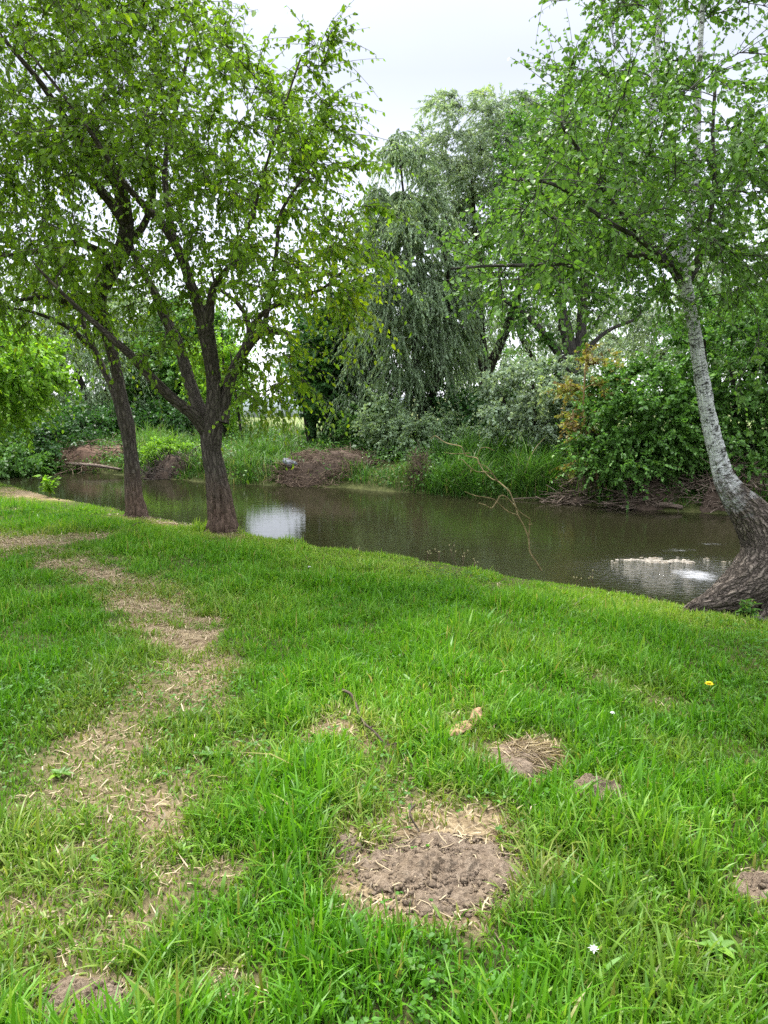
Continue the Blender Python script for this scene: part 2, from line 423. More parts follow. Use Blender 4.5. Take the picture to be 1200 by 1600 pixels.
f1 = G(1085, 898, WATER); f2 = G(1060, 860, WATER); f3 = G(1110, 850, WATER); f4 = G(1060, 925, WATER)
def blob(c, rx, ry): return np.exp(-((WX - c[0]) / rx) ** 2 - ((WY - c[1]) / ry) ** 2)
glint_ = np.clip(1.0 * blob(f1, .30, .40) + .55 * blob(f2, .55, .25) + .5 * blob(f3, .5, .22) + .45 * blob(f4, .4, .3), 0, 1.2)  # where the painted sky glint lies on the water, and how strong
me = make_mesh('river', np.stack([WX.ravel(), WY.ravel(), np.full(WX.size, WATER)], -1), [Qw], M_water, dict(rough=ru_.ravel(), sky_glint=glint_.ravel()), True)
tag(obj('river', me), kind='structure')
# low gravel bar breaking the surface in the riffle
gb = SHOAL
a = Acc(); V0 = []
k = 420
ang = U(0, 2 * np.pi, k); rr = np.sqrt(U(0, 1, k)) * (1 + N_(0, .12, k))
cxs = gb[0] + np.cos(ang) * rr * .62 + N_(0, .10, k); cys = gb[1] + np.sin(ang) * rr * .17 + N_(0, .035, k) + .06 * np.sin(ang * 2) * rr
zg_ = height(cxs, cys)
th = np.linspace(0, 2 * np.pi, 6, endpoint=False)
s_ = U(.006, .017, k)
V = np.zeros((k, 13, 3)); 
for j in range(6):
    q = s_ * U(.75, 1.2, k)
    V[:, j] = np.stack([cxs + q * 1.7 * np.cos(th[j]) * 1.3, cys + q * 1.7 * np.sin(th[j]), zg_ - .008], -1)
    V[:, 6 + j] = np.stack([cxs + q * .75 * np.cos(th[j]) * 1.2, cys + q * .75 * np.sin(th[j]), zg_ + s_ * .35], -1)
V[:, 12] = np.stack([cxs, cys, zg_ + s_ * .5], -1)
fq = np.array([[j, (j + 1) % 6, 6 + (j + 1) % 6, 6 + j] for j in range(6)]); ft = np.array([[6 + j, 6 + (j + 1) % 6, 12] for j in range(6)])
o_ = (np.arange(k) * 13)[:, None, None]
a.add(V.reshape(-1, 3), (fq[None] + o_).reshape(-1, 4), (ft[None] + o_).reshape(-1, 3))
M_gravel = simple('gravel_stone', (.24, .21, .16), .6, .4, 12, .5)
tag(obj('gravel', a.mesh('gravel', M_gravel, smooth=True)), 'pale gravel just breaking the rippled water by the leaning trunk', 'gravel', kind='stuff')

# ------------------------------------------------------------------ near lawn
M_grass = foliage('grass_blade', [(0, (.048, .148, .007)), (.4, (.094, .265, .011)), (.75, (.160, .35, .020)), (1, (.27, .42, .045))], trans=.42, rough=.42, spec=.32,
                  tboost=(1.2, 1.25, .6), hue=[(0, (.14, .15, .03)), (.4, (.22, .24, .05)), (.75, (.30, .29, .08)), (1, (.46, .38, .19))])
def grass_band(y0, y1, dens, segs, hw, wide=1.0, margin=1.0, acc=None):
    area = (y1 - y0) * 2 * (.54 * y1 + margin)
    n = int(area * dens)
    x = U(-1, 1, n) * (.54 * y1 + margin); y = U(y0, y1, n)
    ok = (np.abs(x) < .54 * y + margin) & (y < near_edge(x) + .28 + .5 * (fbm(xyz(x * 2.7, y * 2.7, 50.), 3) - .5))
    x, y = x[ok], y[ok]
    b = bare(x, y)
    cl = fbm(xyz(x * 3.2, y * 3.2, 2.2), 3)           # tufts
    cl2 = fbm(xyz(x * .9, y * .9, 7.7), 3)            # broad drifts
    keep = rng.random(len(x)) < np.clip(1.04 - 1.0 * b, .0, 1) * (.6 + .9 * np.maximum(sstep(.35, .6, cl), sstep(-1.6, -.2, y - near_edge(x))))
    x, y, b, cl, cl2 = x[keep], y[keep], b[keep], cl[keep], cl2[keep]
    k = len(x)
    edge = sstep(-1.6, -.2, y - near_edge(x))
    h = (.055 + .075 * sstep(.38, .72, cl) + .035 * sstep(.4, .65, cl2)) * np.exp(N_(0, .28, k)) * (1 - .5 * np.clip(b, 0, 1)) * hw
    h = h * (1 - .55 * edge * sstep(.68, .5, fbm(xyz(x * 2.1, y * 2.1, 31.0), 3)))
    w = wide * np.exp(N_(0, .3, k)) * (.0062 + .018 * h)
    bend = np.abs(N_(.55, .35, k)) + .25 * np.clip(b, 0, 1)
    az = U(0, 2 * np.pi, k)
    hue = np.clip(1.0 * b * U(.3, 1.4, k) + .35 * sstep(.5, .75, fbm(xyz(x * 1.3, y * 1.3, 12.0), 3)) * rng.random(k) + .16 * edge * rng.random(k), 0, 1)
    hue = np.where(rng.random(k) < .035, 1.0, hue)
    rnd = np.clip(N_(.45, .22, k) + (cl2 - .5) * .8 + .34 * edge, 0, 1)
    blades(acc, np.stack([x, y, height(x, y) - .006], -1), h, w, az, bend, rnd, hue, segs)
a = Acc()
grass_band(.5, 1.25, 5000, 3, .85, 1.1, 1.6, a)
grass_band(1.25, 2.6, 11000, 4, .85, .95, 1.7, a)
grass_band(2.6, 4.2, 9500, 3, .82, 1.0, 1.9, a)
grass_band(4.2, 6.5, 7500, 2, .75, 1.1, 2.2, a)
grass_band(6.5, 10.5, 4200, 2, .72, 1.25, 2.6, a)
grass_band(10.5, 17, 1500, 1, .8, 2.0, 3.0, a)
tag(obj('grass', a.mesh('grass', M_grass)), 'green lawn grass growing on the near bank', 'grass', kind='stuff')
print('grass verts', a.n)
# clover and small broad leaves between the blades
a = Acc(); n = 26000
x = U(-1, 1, n) * 5; y = 1.3 + 5.5 * rng.random(n) ** 1.3; ok = (np.abs(x) < .54 * y + .7) & (y < near_edge(x) - .2); x, y = x[ok], y[ok]
kp = rng.random(len(x)) < sstep(.48, .66, fbm(xyz(x * 1.6, y * 1.6, 60.), 3)) * np.clip(1.2 - bare(x, y), .1, 1); x, y = x[kp], y[kp]; k = len(x)
z0 = height(x, y) + U(.01, .06, k)
for j in range(3):
    az = U(0, 6.28, k)
    leaves(a, np.stack([x, y, z0], -1), np.stack([np.cos(az), np.sin(az), U(-.1, .5, k)], -1), np.array([0, 0, 1.]) + N_(0, .3, (k, 3)), U(.010, .022, k), U(.008, .016, k), 'round', np.clip(N_(.45, .2, k), 0, 1), .2, .1)
M_clover = leafmat('leaf_clover', (.060, .175, .012), .35, .3, trans=.35, rough=.5)
tag(obj('clover', a.mesh('clover', M_clover)), 'small clover leaves scattered through the near lawn', 'clover', kind='stuff')
# dead straw lying on worn ground
n = 160000
x = U(-1, 1, n) * 6; y = U(1.3, 11, n); ok = np.abs(x) < .54 * y + .8; x, y = x[ok], y[ok]
b = bare(x, y); keep = (rng.random(len(x)) < np.clip(b * 1.1 - .15, 0, .85)); x, y = x[keep], y[keep]; k = len(x)
L = U(.02, .085, k); az = U(0, 2 * np.pi, k); w = U(.0009, .0022, k) * (1 + .14 * y)
d = np.stack([np.cos(az), np.sin(az), U(-.05, .25, k)], -1); sdv = np.stack([-np.sin(az), np.cos(az), np.zeros(k)], -1)
p0 = np.stack([x, y, height(x, y) + U(.002, .02, k)], -1); md = p0 + d * L[:, None] * .5 + N_(0, .008, (k, 3)); e = p0 + d * L[:, None] + N_(0, .012, (k, 3))
for q in (md, e): q[:, 2] = np.maximum(q[:, 2], height(q[:, 0], q[:, 1]) + .002)
V = np.stack([p0 - sdv * w[:, None], p0 + sdv * w[:, None], md - sdv * w[:, None], md + sdv * w[:, None], e], 1).reshape(-1, 3)
o_ = (np.arange(k) * 5)[:, None, None]
a = Acc(); a.add(V, (np.array([[0, 1, 3, 2]])[None] + o_).reshape(-1, 4), (np.array([[2, 3, 4]])[None] + o_).reshape(-1, 3), rnd=np.repeat(rng.random(k), 5))
M_straw = foliage('dry_straw', [(0, (.14, .10, .055)), (.5, (.30, .23, .13)), (1, (.50, .41, .25))], trans=.15)
tag(obj('straw', a.mesh('straw', M_straw)), 'dead straw lying on the worn bare ground', 'straw', kind='stuff')

# ------------------------------------------------------------------ sky, sun, camera
w = bpy.data.worlds.new('World'); sc.world = w; w.use_nodes = True
t = w.node_tree; t.nodes.clear()
SUN_EL, SUN_ROT = R(60), R(-32)
sky = t.nodes.new('ShaderNodeTexSky'); sky.sky_type = 'NISHITA'; sky.sun_disc = False
sky.sun_elevation = SUN_EL; sky.sun_rotation = SUN_ROT
tc = t.nodes.new('ShaderNodeTexCoord'); sx = t.nodes.new('ShaderNodeSeparateXYZ'); t.links.new(tc.outputs['Generated'], sx.inputs[0])
cl = noise(t, 1.6, 5, .55, mapping(t, tc.outputs['Generated'], (1, 1, 2.2)))
g = math_(t, 'MULTIPLY_ADD', math_(t, 'POWER', math_(t, 'MAXIMUM', sx.outputs[2], 0.0), 3.6), 17.5, 1.75)
g = math_(t, 'ADD', g, math_(t, 'MULTIPLY', math_(t, 'MAXIMUM', math_(t, 'MULTIPLY_ADD', sx.outputs[2], -2.7, 1.0), 0.0), 3.4))
g = math_(t, 'MULTIPLY', g, math_(t, 'MULTIPLY_ADD', cl.outputs[0], .30, .85))
vm = t.nodes.new('ShaderNodeVectorMath'); vm.operation = 'SCALE'; vm.inputs[0].default_value = (.94, .965, 1.075); t.links.new(g, vm.inputs['Scale'])
cm = mixc(t, .88, sky.outputs[0], vm.outputs[0])
bg = t.nodes.new('ShaderNodeBackground'); bg.inputs['Strength'].default_value = .1
t.links.new(cm, bg.inputs[0]); wo = t.nodes.new('ShaderNodeOutputWorld'); t.links.new(bg.outputs[0], wo.inputs[0])
ld = bpy.data.lights.new('sun', 'SUN'); ld.energy = 1.5; ld.angle = R(12); ld.color = (1, .96, .9)
so = bpy.data.objects.new('sun', ld); COL.objects.link(so)
# direction towards the sun: high beyond the trees, a little to the left
saz = R(-32)
sv = np.array([math.sin(saz) * math.cos(SUN_EL), math.cos(saz) * math.cos(SUN_EL), math.sin(SUN_EL)])
from mathutils import Vector
so.rotation_euler = Vector(-sv).to_track_quat('-Z', 'Y').to_euler()
cd = bpy.data.cameras.new('camera'); cam = bpy.data.objects.new('camera', cd); COL.objects.link(cam)
cam.location = (0, 0, CAMZ); cam.rotation_euler = (R(90) - PITCH, 0, 0)
cd.sensor_fit = 'VERTICAL'; cd.sensor_height = 36; cd.lens = F / 1600 * 36; cd.clip_end = 2000; cd.clip_start = .05
sc.camera = cam
sc.render.engine = 'CYCLES'
sc.view_settings.view_transform = 'Standard'; sc.view_settings.look = 'None'; sc.view_settings.gamma = 1; sc.view_settings.use_curve_mapping = False
sc.view_settings.exposure = 2.0
sc.cycles.max_bounces = 7; sc.cycles.diffuse_bounces = 3; sc.cycles.glossy_bounces = 3; sc.cycles.transmission_bounces = 4; sc.cycles.transparent_max_bounces = 8
sc.cycles.caustics_reflective = False; sc.cycles.caustics_refractive = False
sc.cycles.use_adaptive_sampling = False
sc.cycles.use_denoising = False
try: sc.cycles.denoiser = 'OPENIMAGEDENOISE'; sc.cycles.denoising_input_passes = 'RGB_ALBEDO_NORMAL'; sc.cycles.denoising_prefilter = 'ACCURATE'
except Exception: pass
# ------------------------------------------------------------------ trees
def E(px, py, Y, rx, ry, rd, w=1.0):
    c = P(px, py, Y); return (c, np.array([rx * Y / F, rd, ry * Y / F]), w)
def sample_clusters(ells, n, shell=.45):
    vol = np.array([e[1].prod() ** .8 * e[2] for e in ells]); vol /= vol.sum()
    out = []
    for e, v in zip(ells, vol):
        m = max(2, int(round(n * v))); k = m * 6
        d = nrm(N_(0, 1, (k, 3))); r = U(0, 1, k) ** (1 / 3 * (1 - shell))
        c = e[0] + d * r[:, None] * e[1]
        md = .9 * (4.19 * e[1].prod() / m) ** (1 / 3); md0 = md
        sel = []; i = 0
        while len(sel) < m and i < k * 3:
            q = c[i % k]; i += 1
            if i % k == 0: md *= .75
            if all(((q - s) ** 2).sum() > md * md for s in sel): sel.append(q)
        out += sel
    return np.array(out)
def wpath(pts):
    """[(px,py,Y,width_px)] -> (x,y,z,radius)"""
    return np.array([[*P(a, b, Y), .5 * w * Y / F] for a, b, Y, w in pts])
def bark_disp(amp, freq=9., seed=0., flare=0., grooves=None):
    def f(rr, rd, ln, c, s):
        T, K, S = rr.shape
        p = np.stack([np.broadcast_to(c, (T, K, S)) * freq * .35, np.broadcast_to(s, (T, K, S)) * freq * .35, np.broadcast_to(ln[..., None] * freq * .22, (T, K, S))], -1) + seed
        n = 1 - np.abs(2 * fbm(p, 4) - 1) * 1.6
        big = fbm(p * .35 + 5, 2) - .5
        r = rr * (1 + .28 * big) + amp * (n - .6)
        if flare:
            lo = np.exp(-ln[..., None] / .16)
            th = np.arctan2(np.broadcast_to(s, (T, K, S)), np.broadcast_to(c, (T, K, S)))
            r = r + rr * flare * lo * (.6 + .4 * np.cos(3 * th + seed))
        if grooves:
            th = np.arctan2(np.broadcast_to(s, (T, K, S)), np.broadcast_to(c, (T, K, S)))
            for (tg, s0, s1, wd, dp, sl) in grooves:
                dth = np.angle(np.exp(1j * (th - tg - sl * ln[..., None])))
                r = r - dp * np.exp(-(dth / wd) ** 2) * sstep(s0 - .1, s0 + .05, ln[..., None]) * sstep(s1 + .15, s1 - .15, ln[..., None])
        return r
    return f
def grow(skel_p, skel_d, skel_r, centers, wob=.10, rmin=.005, rk=.011, K=8, lift=.15):
    """branches from the nearest part of the growing skeleton to every cluster"""
    sp_ = [np.array(skel_p)]; S = np.array(skel_p); D = np.array(skel_d); Rr = np.array(skel_r)
    d0 = np.sqrt(((centers[:, None] - S[None, ::2]) ** 2).sum(-1)).min(1)
    order = np.argsort(d0); paths = []; rads = []
    for i in order:
        c = centers[i]; v = c - S; dist = np.sqrt((v ** 2).sum(1))
        along = (v * D).sum(1) / np.maximum(dist, 1e-6)
        cost = dist * (1 + .45 * (along < .1)) + .5 * np.maximum(0, S[:, 2] - c[2])
        j = int(np.argmin(cost)); L = dist[j]
        p0 = S[j]; t = np.linspace(0, 1, K)[:, None]
        p1 = p0 + D[j] * L * .42 + np.array([0, 0, lift * L * .4])
        b = (1 - t) ** 2 * p0 + 2 * t * (1 - t) * p1 + t ** 2 * c
        w_ = np.cumsum(N_(0, 1, (K, 3)), 0); w_ -= t * w_[-1]
        b = b + w_ * wob * L / K * np.sin(np.pi * t) * 1.6
        r0 = min(Rr[j] * .8, rmin + rk * L)
        r = r0 + (rmin * .8 - r0) * t[:, 0] ** .8
        paths.append(b); rads.append(r)
        S = np.vstack([S, b[1:]]); D = np.vstack([D, nrm(np.gradient(b, axis=0))[1:]]); Rr = np.concatenate([Rr, r[1:]])
    return np.array(paths), np.array(rads)
def twigs_from(paths, n, ln, droop, up, hang, out_c, K=6, spread=.9, tlo=.45):
    T = len(paths); m = T * n
    src = np.repeat(np.arange(T), n)
    tt = U(tlo, 1, m); tt[::n] = 1.0
    fi = tt * (paths.shape[1] - 1); i0 = np.minimum(fi.astype(int), paths.shape[1] - 2); f = (fi - i0)[:, None]
    p0 = paths[src, i0] * (1 - f) + paths[src, i0 + 1] * f
    bd = nrm(paths[src, i0 + 1] - paths[src, i0])
    od = nrm(p0 - out_c)
    d = nrm(bd * .55 + od * .45 + N_(0, 1, (m, 3)) * spread * .6 + np.array([0, 0, up]))
    L = ln * np.exp(N_(0, .3, m))
    t = np.linspace(0, 1, K)[None, :, None]
    d = d[:, None]; Lb = L[:, None, None]
    pts = p0[:, None] + d * Lb * (t * (1 - hang) + hang * .38 * np.sqrt(t)) + np.array([0, 0, -1.]) * Lb * (droop * t ** 2 + hang * t ** 1.25)
    cv = N_(0, 1, (m, 1, 3)) * .10 * Lb * t ** 2 * np.array([1, 1, .3])
    return pts + cv, src, L
def leaves_on(acc, tw, src, m, L, W, shape, ndroop=.3, ang=.9, trange=(.12, 1.0), ctint=None, lvar=.22, up=.8, fold=.22, curl=.15, tint=0.0):
    T, K, _ = tw.shape
    n = T * m
    ti = np.repeat(np.arange(T), m)
    tt = np.tile(np.linspace(trange[0], trange[1], m), T) + N_(0, .04, n); tt = np.clip(tt, 0, 1)
    fi = tt * (K - 1); i0 = np.minimum(fi.astype(int), K - 2); f = (fi - i0)[:, None]
    p = tw[ti, i0] * (1 - f) + tw[ti, i0 + 1] * f
    td = nrm(tw[ti, i0 + 1] - tw[ti, i0])
    rv = nrm(np.cross(td, N_(0, 1, (n, 3))))
    d = nrm(td * math.cos(ang) + rv * math.sin(ang) + np.array([0, 0, -ndroop]) + N_(0, .22, (n, 3)))
    nn = np.array([0, 0, up]) + N_(0, .55, (n, 3))
    sc_ = np.exp(N_(0, lvar, n)) * (1.05 - .35 * tt)
    rnd = np.clip(N_(.45, .2, n) + tint + (ctint[src[ti]] if ctint is not None else 0), 0, 1)
    leaves(acc, p, d, nn, L * sc_, W * sc_, shape, rnd, fold, curl)
def tree(name, label, cat, limbs_, ells, ncl, bark, leaf, twig, lf, group=None, twig_bark=None, thin_limbs=(), relax=0, root_tubes=(), sides=14, trunk_disp=None, ntrunk=40, branch_kw=None, shell=.45,
         keep=None, limb_disp=None, extra=None, trunk_first=True, tintfun=None, crown_name='crown', limb_name='limb', trunk_name='trunk', skel_from=0.0, cl_var=.12):
    """limbs: list of (x,y,z,r) control paths, first is the trunk"""
    limbs = [q for q in limbs_]
    base = limbs[0][0, :3].copy()
    root = empty(name, base)
    tag(root, label, cat, group)
    sk_p, sk_d, sk_r = [], [], []
    for k, lb in enumerate(limbs):
        a = Acc()
        q = one_tube(a, lb, ntrunk if k == 0 else max(10, ntrunk // 2), sides if k == 0 else max(8, int(sides * .6)), trunk_disp if k == 0 else limb_disp, relax if k == 0 else 0)
        if k: a.A['bk'][0] = a.A['bk'][0] + np.array([0, 0, 3.0])
        obj(trunk_name if k == 0 else limb_name, a.mesh(trunk_name if k == 0 else limb_name, twig_bark if (twig_bark and k in thin_limbs) else bark, base, True), root)
        s0 = int(len(q) * (skel_from if k == 0 else .12)); s = q[s0:]
        sk_p += list(s[:, :3]); sk_d += list(nrm(np.gradient(q[:, :3], axis=0))[s0:]); sk_r += list(s[:, 3])
    for rt in root_tubes:
        a = Acc(); one_tube(a, rt, 40, 20, bark_disp(.012, 20, 1.7)); obj('root', a.mesh('root', bark, base, True), root)
    cl = sample_clusters(ells, ncl, shell)
    if extra is not None: cl = np.vstack([cl, extra])
    if keep is not None: cl = cl[keep(cl)]
    cen = cl.mean(0)
    bp, br = grow(sk_p, sk_d, sk_r, cl, **(branch_kw or {}))
    tw, src, L = twigs_from(bp, out_c=cen, **twig)
    a = Acc()
    V, Qd, bk = tubes(bp, br, 5); a.add(V, Qd, bk=bk + np.array([0, 0, 3.]))
    tr = np.linspace(1, .35, tw.shape[1])[None] * (.0035 + .002 * rng.random((len(tw), 1))) * (twig['ln'] / .6) ** .5
    V, Qd, bk = tubes(tw, tr, 3); a.add(V, Qd, bk=bk + np.array([0, 0, 3.]))
    obj('branches', a.mesh('branches', twig_bark or bark, base, True), root)
    a = Acc()
    ct = N_(0, cl_var, len(bp))
    if tintfun is not None: ct = ct + tintfun(bp[:, -1])
    leaves_on(a, tw, src, ctint=ct, **lf)
    obj(crown_name, a.mesh(crown_name, leaf, base), root)
    print(name, 'clusters', len(cl), 'leaf verts', a.n)
    return root

M_bark_dark = barkmat('bark_brown', (.088, .074, .058), (.20, .17, .135), low=(.15, .102, .075), lowtop=.55, scale=14)
M_bark_grey = barkmat('bark_grey', (.07, .065, .055), (.17, .155, .13), scale=10, bstr=.6)
M_bark_black = barkmat('bark_dark', (.03, .026, .021), (.075, .065, .05), scale=10, bstr=.6)

M_leaf_mul = leafmat('leaf_fresh_green', (.15, .265, .018),   .40, .5, trans=.56, rough=.42)
M_leaf_pop = leafmat('leaf_poplar', (.125, .25, .038), .35, .25, trans=.42, rough=.4)
M_leaf_willow = leafmat('leaf_willow', (.22, .31, .17), .35, .12, trans=.42, rough=.5)
M_leaf_silver = leafmat('leaf_silver', (.245, .325, .21), .40, .08, trans=.4, rough=.5)
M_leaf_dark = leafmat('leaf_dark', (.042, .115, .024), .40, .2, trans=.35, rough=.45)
M_leaf_mid = leafmat('leaf_mid', (.088, .200, .034), .42, .35, trans=.4, rough=.45)
M_leaf_lime = leafmat('leaf_lime', (.19, .36, .03), .30, .3, trans=.5, rough=.45)
M_leaf_yellow = foliage('leaf_turning', [(0, (.12, .085, .04)), (.25, (.20, .14, .04)), (.5, (.26, .26, .05)), (1, (.14, .23, .035))], trans=.4)

# --- the two old trees at the left edge of the river
bA = GG(348, 826); YA = bA[1]
tA = wpath([(350, 838, YA, 46), (348, 820, YA, 42), (343, 780, YA, 39), (337, 740, YA, 34), (331, 708, YA, 31), (330, 680, YA, 33), (331, 660, YA, 34), (335, 630, YA, 25), (334, 590, YA, 22), (326, 540, YA - .1, 23), (316, 485, YA - .2, 27)])
lA = [
    wpath([(322, 672, YA, 25.2), (300, 646, YA - .15, 20.0), (272, 625, YA - .3, 16.3), (240, 594, YA - .5, 14.8), (205, 556, YA - .7, 12.6), (165, 520, YA - .9, 8.9), (110, 470, YA - 1.1, 5.9), (60, 420, YA - 1.3, 3.7)]),
    wpath([(322, 660, YA + .05, 22.2), (306, 625, YA + .2, 20.0), (293, 585, YA + .35, 18.5), (277, 535, YA + .5, 16.3), (256, 492, YA + .6, 14.8), (238, 450, YA + .7, 11.8), (212, 405, YA + .8, 9.6), (195, 350, YA + .9, 6.7), (170, 270, YA + 1, 4.4)]),
    wpath([(318, 495, YA - .2, 19.2), (300, 450, YA - .25, 15.5), (283, 400, YA - .35, 14.1), (255, 352, YA - .5, 12.6), (224, 320, YA - .7, 10.4), (190, 280, YA - 1.0, 8.1), (130, 190, YA - 1.4, 5.9), (60, 100, YA - 1.7, 3.7)]),
    wpath([(313, 490, YA - .18, 17.8), (296, 435, YA - .1, 12.6), (274, 380, YA, 11.1), (262, 320, YA + .1, 9.6), (258, 255, YA + .2, 8.1), (275, 170, YA + .3, 5.9), (300, 60, YA + .3, 3.7)]),
    wpath([(326, 500, YA - .2, 16.3), (332, 455, YA - .3, 10.4), (350, 425, YA - .5, 7.4), (378, 400, YA - .6, 6.7), (374, 375, YA - .7, 5.9), (392, 345, YA - .8, 5.2), (410, 280, YA - .9, 3.7), (440, 180, YA - 1, 3.0), (470, 90, YA - 1.1, 2.2)]),
    wpath([(345, 660, YA, 25.2), (352, 622, YA + .05, 18.5), (364, 582, YA, 17.0), (380, 552, YA - .1, 14.8), (398, 528, YA - .2, 14.1), (414, 517, YA - .3, 11.8), (438, 519, YA - .4, 8.9)]),
    wpath([(378, 555, YA - .1, 11.8), (396, 508, YA - .1, 8.1), (424, 480, YA - .2, 6.7), (470, 464, YA - .3, 5.9), (505, 450, YA - .4, 4.4), (540, 420, YA - .5, 3.0)]),
    wpath([(388, 545, YA - .1, 10.4), (388, 505, YA - .1, 7.4), (372, 475, YA, 5.9), (340, 448, YA + .1, 4.4), (330, 420, YA + .2, 3.0)]),
    wpath([(412, 518, YA - .3, 8.1), (425, 440, YA - .4, 6.7), (432, 395, YA - .5, 5.9), (440, 330, YA - .6, 4.4), (480, 270, YA - .7, 3.0)]),
]
ellA = [E(300, 130, YA - .5, 190, 190, 2.0, 1.1), E(300, -110, YA - .4, 230, 170, 2.0, .8), E(230, 330, YA - .3, 150, 140, 1.9, .75), E(420, 330, YA - .6, 110, 120, 1.3, .8), E(455, 430, YA - .7, 90, 100, 1.1, .8),
        E(400, 185, YA - .8, 110, 110, 1.2, .8), E(330, 460, YA - .2, 150, 90, 1.6, .5), E(250, 560, YA - .2, 90, 45, .9, .15), E(400, 575, YA - .3, 75, 55, .8, .4), E(475, 330, YA - .8, 65, 130, .9, .8), E(500, 430, YA - .8, 50, 70, .7, .6)]
exA = np.array([P(q[0] - (42 if q[1] < 230 else 0), q[1], q[2]) for q in [(520, 45, 8.2), (555, 60, 8.1), (535, 120, 8.2), (545, 165, 8.2), (530, 200, 8.2), (500, 90, 8.3), (575, 215, 8.1), (560, 255, 8.2), (440, 60, 8.3), (420, 20, 8.3), (470, 150, 8.3),
                                (585, 325, 8.0), (570, 385, 8.0), (590, 400, 8.0), (560, 480, 8.1), (555, 330, 8.1), (540, 440, 8.1), (430, 600, 8.5), (455, 560, 8.4), (410, 625, 8.6), (395, 590, 8.8), (420, 565, 8.7), (440, 625, 8.5), (385, 560, 8.9), (470, 590, 8.4), (530, 70, 8.2), (548, 95, 8.2), (520, 165, 8.2), (555, 200, 8.1), (500, 60, 8.3)]])
def keepA(c):
    px, py = proj(c)
    sky = (np.abs(px - 170) < 42) & (np.abs(py - 300) < 38)
    sky |= (((px - 500) / 30) ** 2 + ((py - 40) / 60) ** 2 < 0)
    return ~sky & ~((px > 330 + .78 * py) & (py < 215) & ~((np.abs(px - 530) < 45) & (py > 30)) & ~((px > 560) & (py > 150))) & ~((px > 505) & (py > 215) & (py < 300) & (px > 575))
tree('broadleaf_tree', 'dark forked tree with cracked reddish base, right one of the old river edge pair', 'tree',
     [tA] + lA, ellA, 310, M_bark_dark, M_leaf_mul, dict(n=10, ln=.46, droop=.25, up=.15, hang=.0), dict(m=11, L=.066, W=.039, shape='ovate', ndroop=.75, up=.35, curl=.25),
     group='old trees on the river edge', sides=48, ntrunk=110, trunk_disp=bark_disp(.014, 13, 3.1, .30, grooves=[(gg, .02, .60 - .1 * abs(gg - 3), .085, .075, .35) for gg in (1.9, 2.75, 3.35, 4.3)]), limb_disp=bark_disp(.006, 9, 1.0), root_tubes=[np.array([[*(bA + np.array([.02 * math.cos(q), .02 * math.sin(q), .30])), .05], [*(bA + np.array([.13 * math.cos(q), .13 * math.sin(q), .10])), .065], [*(bA + np.array([l * .55 * math.cos(q), l * .55 * math.sin(q), .012])), .05], [*(bA + np.array([l * math.cos(q + .2), l * math.sin(q + .2), -.06])), .02]]) for q, l in ((-.4, .32), (-1.6, .26), (-2.6, .32), (.9, .35))],
     keep=keepA, tintfun=lambda c: .45 * sstep(4.6, 2.6, c[:, 2]) * sstep(-2.2, -.9, c[:, 0]) - .08, extra=exA, skel_from=.8, branch_kw=dict(rk=.010))

bB = GG(214, 802); YB = bB[1]
tB = wpath([(215, 815, YB, 34), (214, 800, YB, 31), (209, 775, YB, 28), (207, 742, YB, 25), (203, 700, YB, 21), (198, 665, YB, 23), (191, 630, YB, 19), (184, 590, YB, 17), (176, 553, YB - .05, 17), (166, 518, YB - .1, 18), (155, 485, YB - .2, 23), (156, 455, YB - .3, 24), (175, 420, YB - .35, 25), (193, 385, YB - .4, 24), (199, 340, YB - .5, 20)])
lB = [
    wpath([(193, 668, YB, 13), (183, 630, YB + .1, 10), (170, 595, YB + .2, 9), (153, 560, YB + .3, 11), (140, 530, YB + .3, 9), (120, 470, YB + .4, 7), (100, 400, YB + .5, 5)]),
    wpath([(198, 352, YB - .5, 18), (176, 320, YB - .5, 15), (150, 290, YB - .6, 13), (118, 258, YB - .7, 9), (80, 200, YB - .8, 6)]),
    wpath([(199, 345, YB - .5, 18), (190, 300, YB - .8, 17), (155, 255, YB - 1.1, 18), (125, 220, YB - 1.3, 16), (102, 185, YB - 1.5, 11), (60, 125, YB - 1.8, 8), (5, 60, YB - 2, 5)]),
    wpath([(180, 412, YB - .35, 14), (150, 390, YB - .5, 11), (110, 380, YB - .8, 9), (50, 395, YB - 1.1, 7), (-20, 400, YB - 1.4, 5)]),
    wpath([(158, 500, YB - .15, 14), (120, 480, YB - .3, 10), (75, 465, YB - .6, 8), (20, 470, YB - .9, 5)]),
    wpath([(142, 545, YB + .3, 9), (118, 520, YB, 7), (85, 500, YB - .3, 6), (40, 485, YB - .6, 4), (0, 480, YB - .9, 3)]),
    wpath([(200, 380, YB - .4, 13), (225, 350, YB - .4, 10), (240, 300, YB - .5, 8), (230, 230, YB - .6, 6), (215, 140, YB - .7, 4)]),
]
ellB = [E(60, 130, YB - 1.2, 190, 170, 2.2, 1.1), E(60, -110, YB - 1.0, 230, 160, 2.2, .8), E(30, 330, YB - 1.0, 130, 130, 1.9, .9), E(170, 220, YB - .8, 120, 110, 1.5, .6), E(60, 440, YB - 1.0, 120, 75, 1.5, .75),
        E(-130, 200, YB - 1.2, 130, 260, 2.0, .7), E(130, 480, YB - .4, 70, 60, .9, .2)]
def keepB(c):
    px, py = proj(c)
    return ~((np.abs(px - 165) < 45) & (np.abs(py - 300) < 42)) & ~((np.abs(px - 110) < 30) & (np.abs(py - 345) < 25))
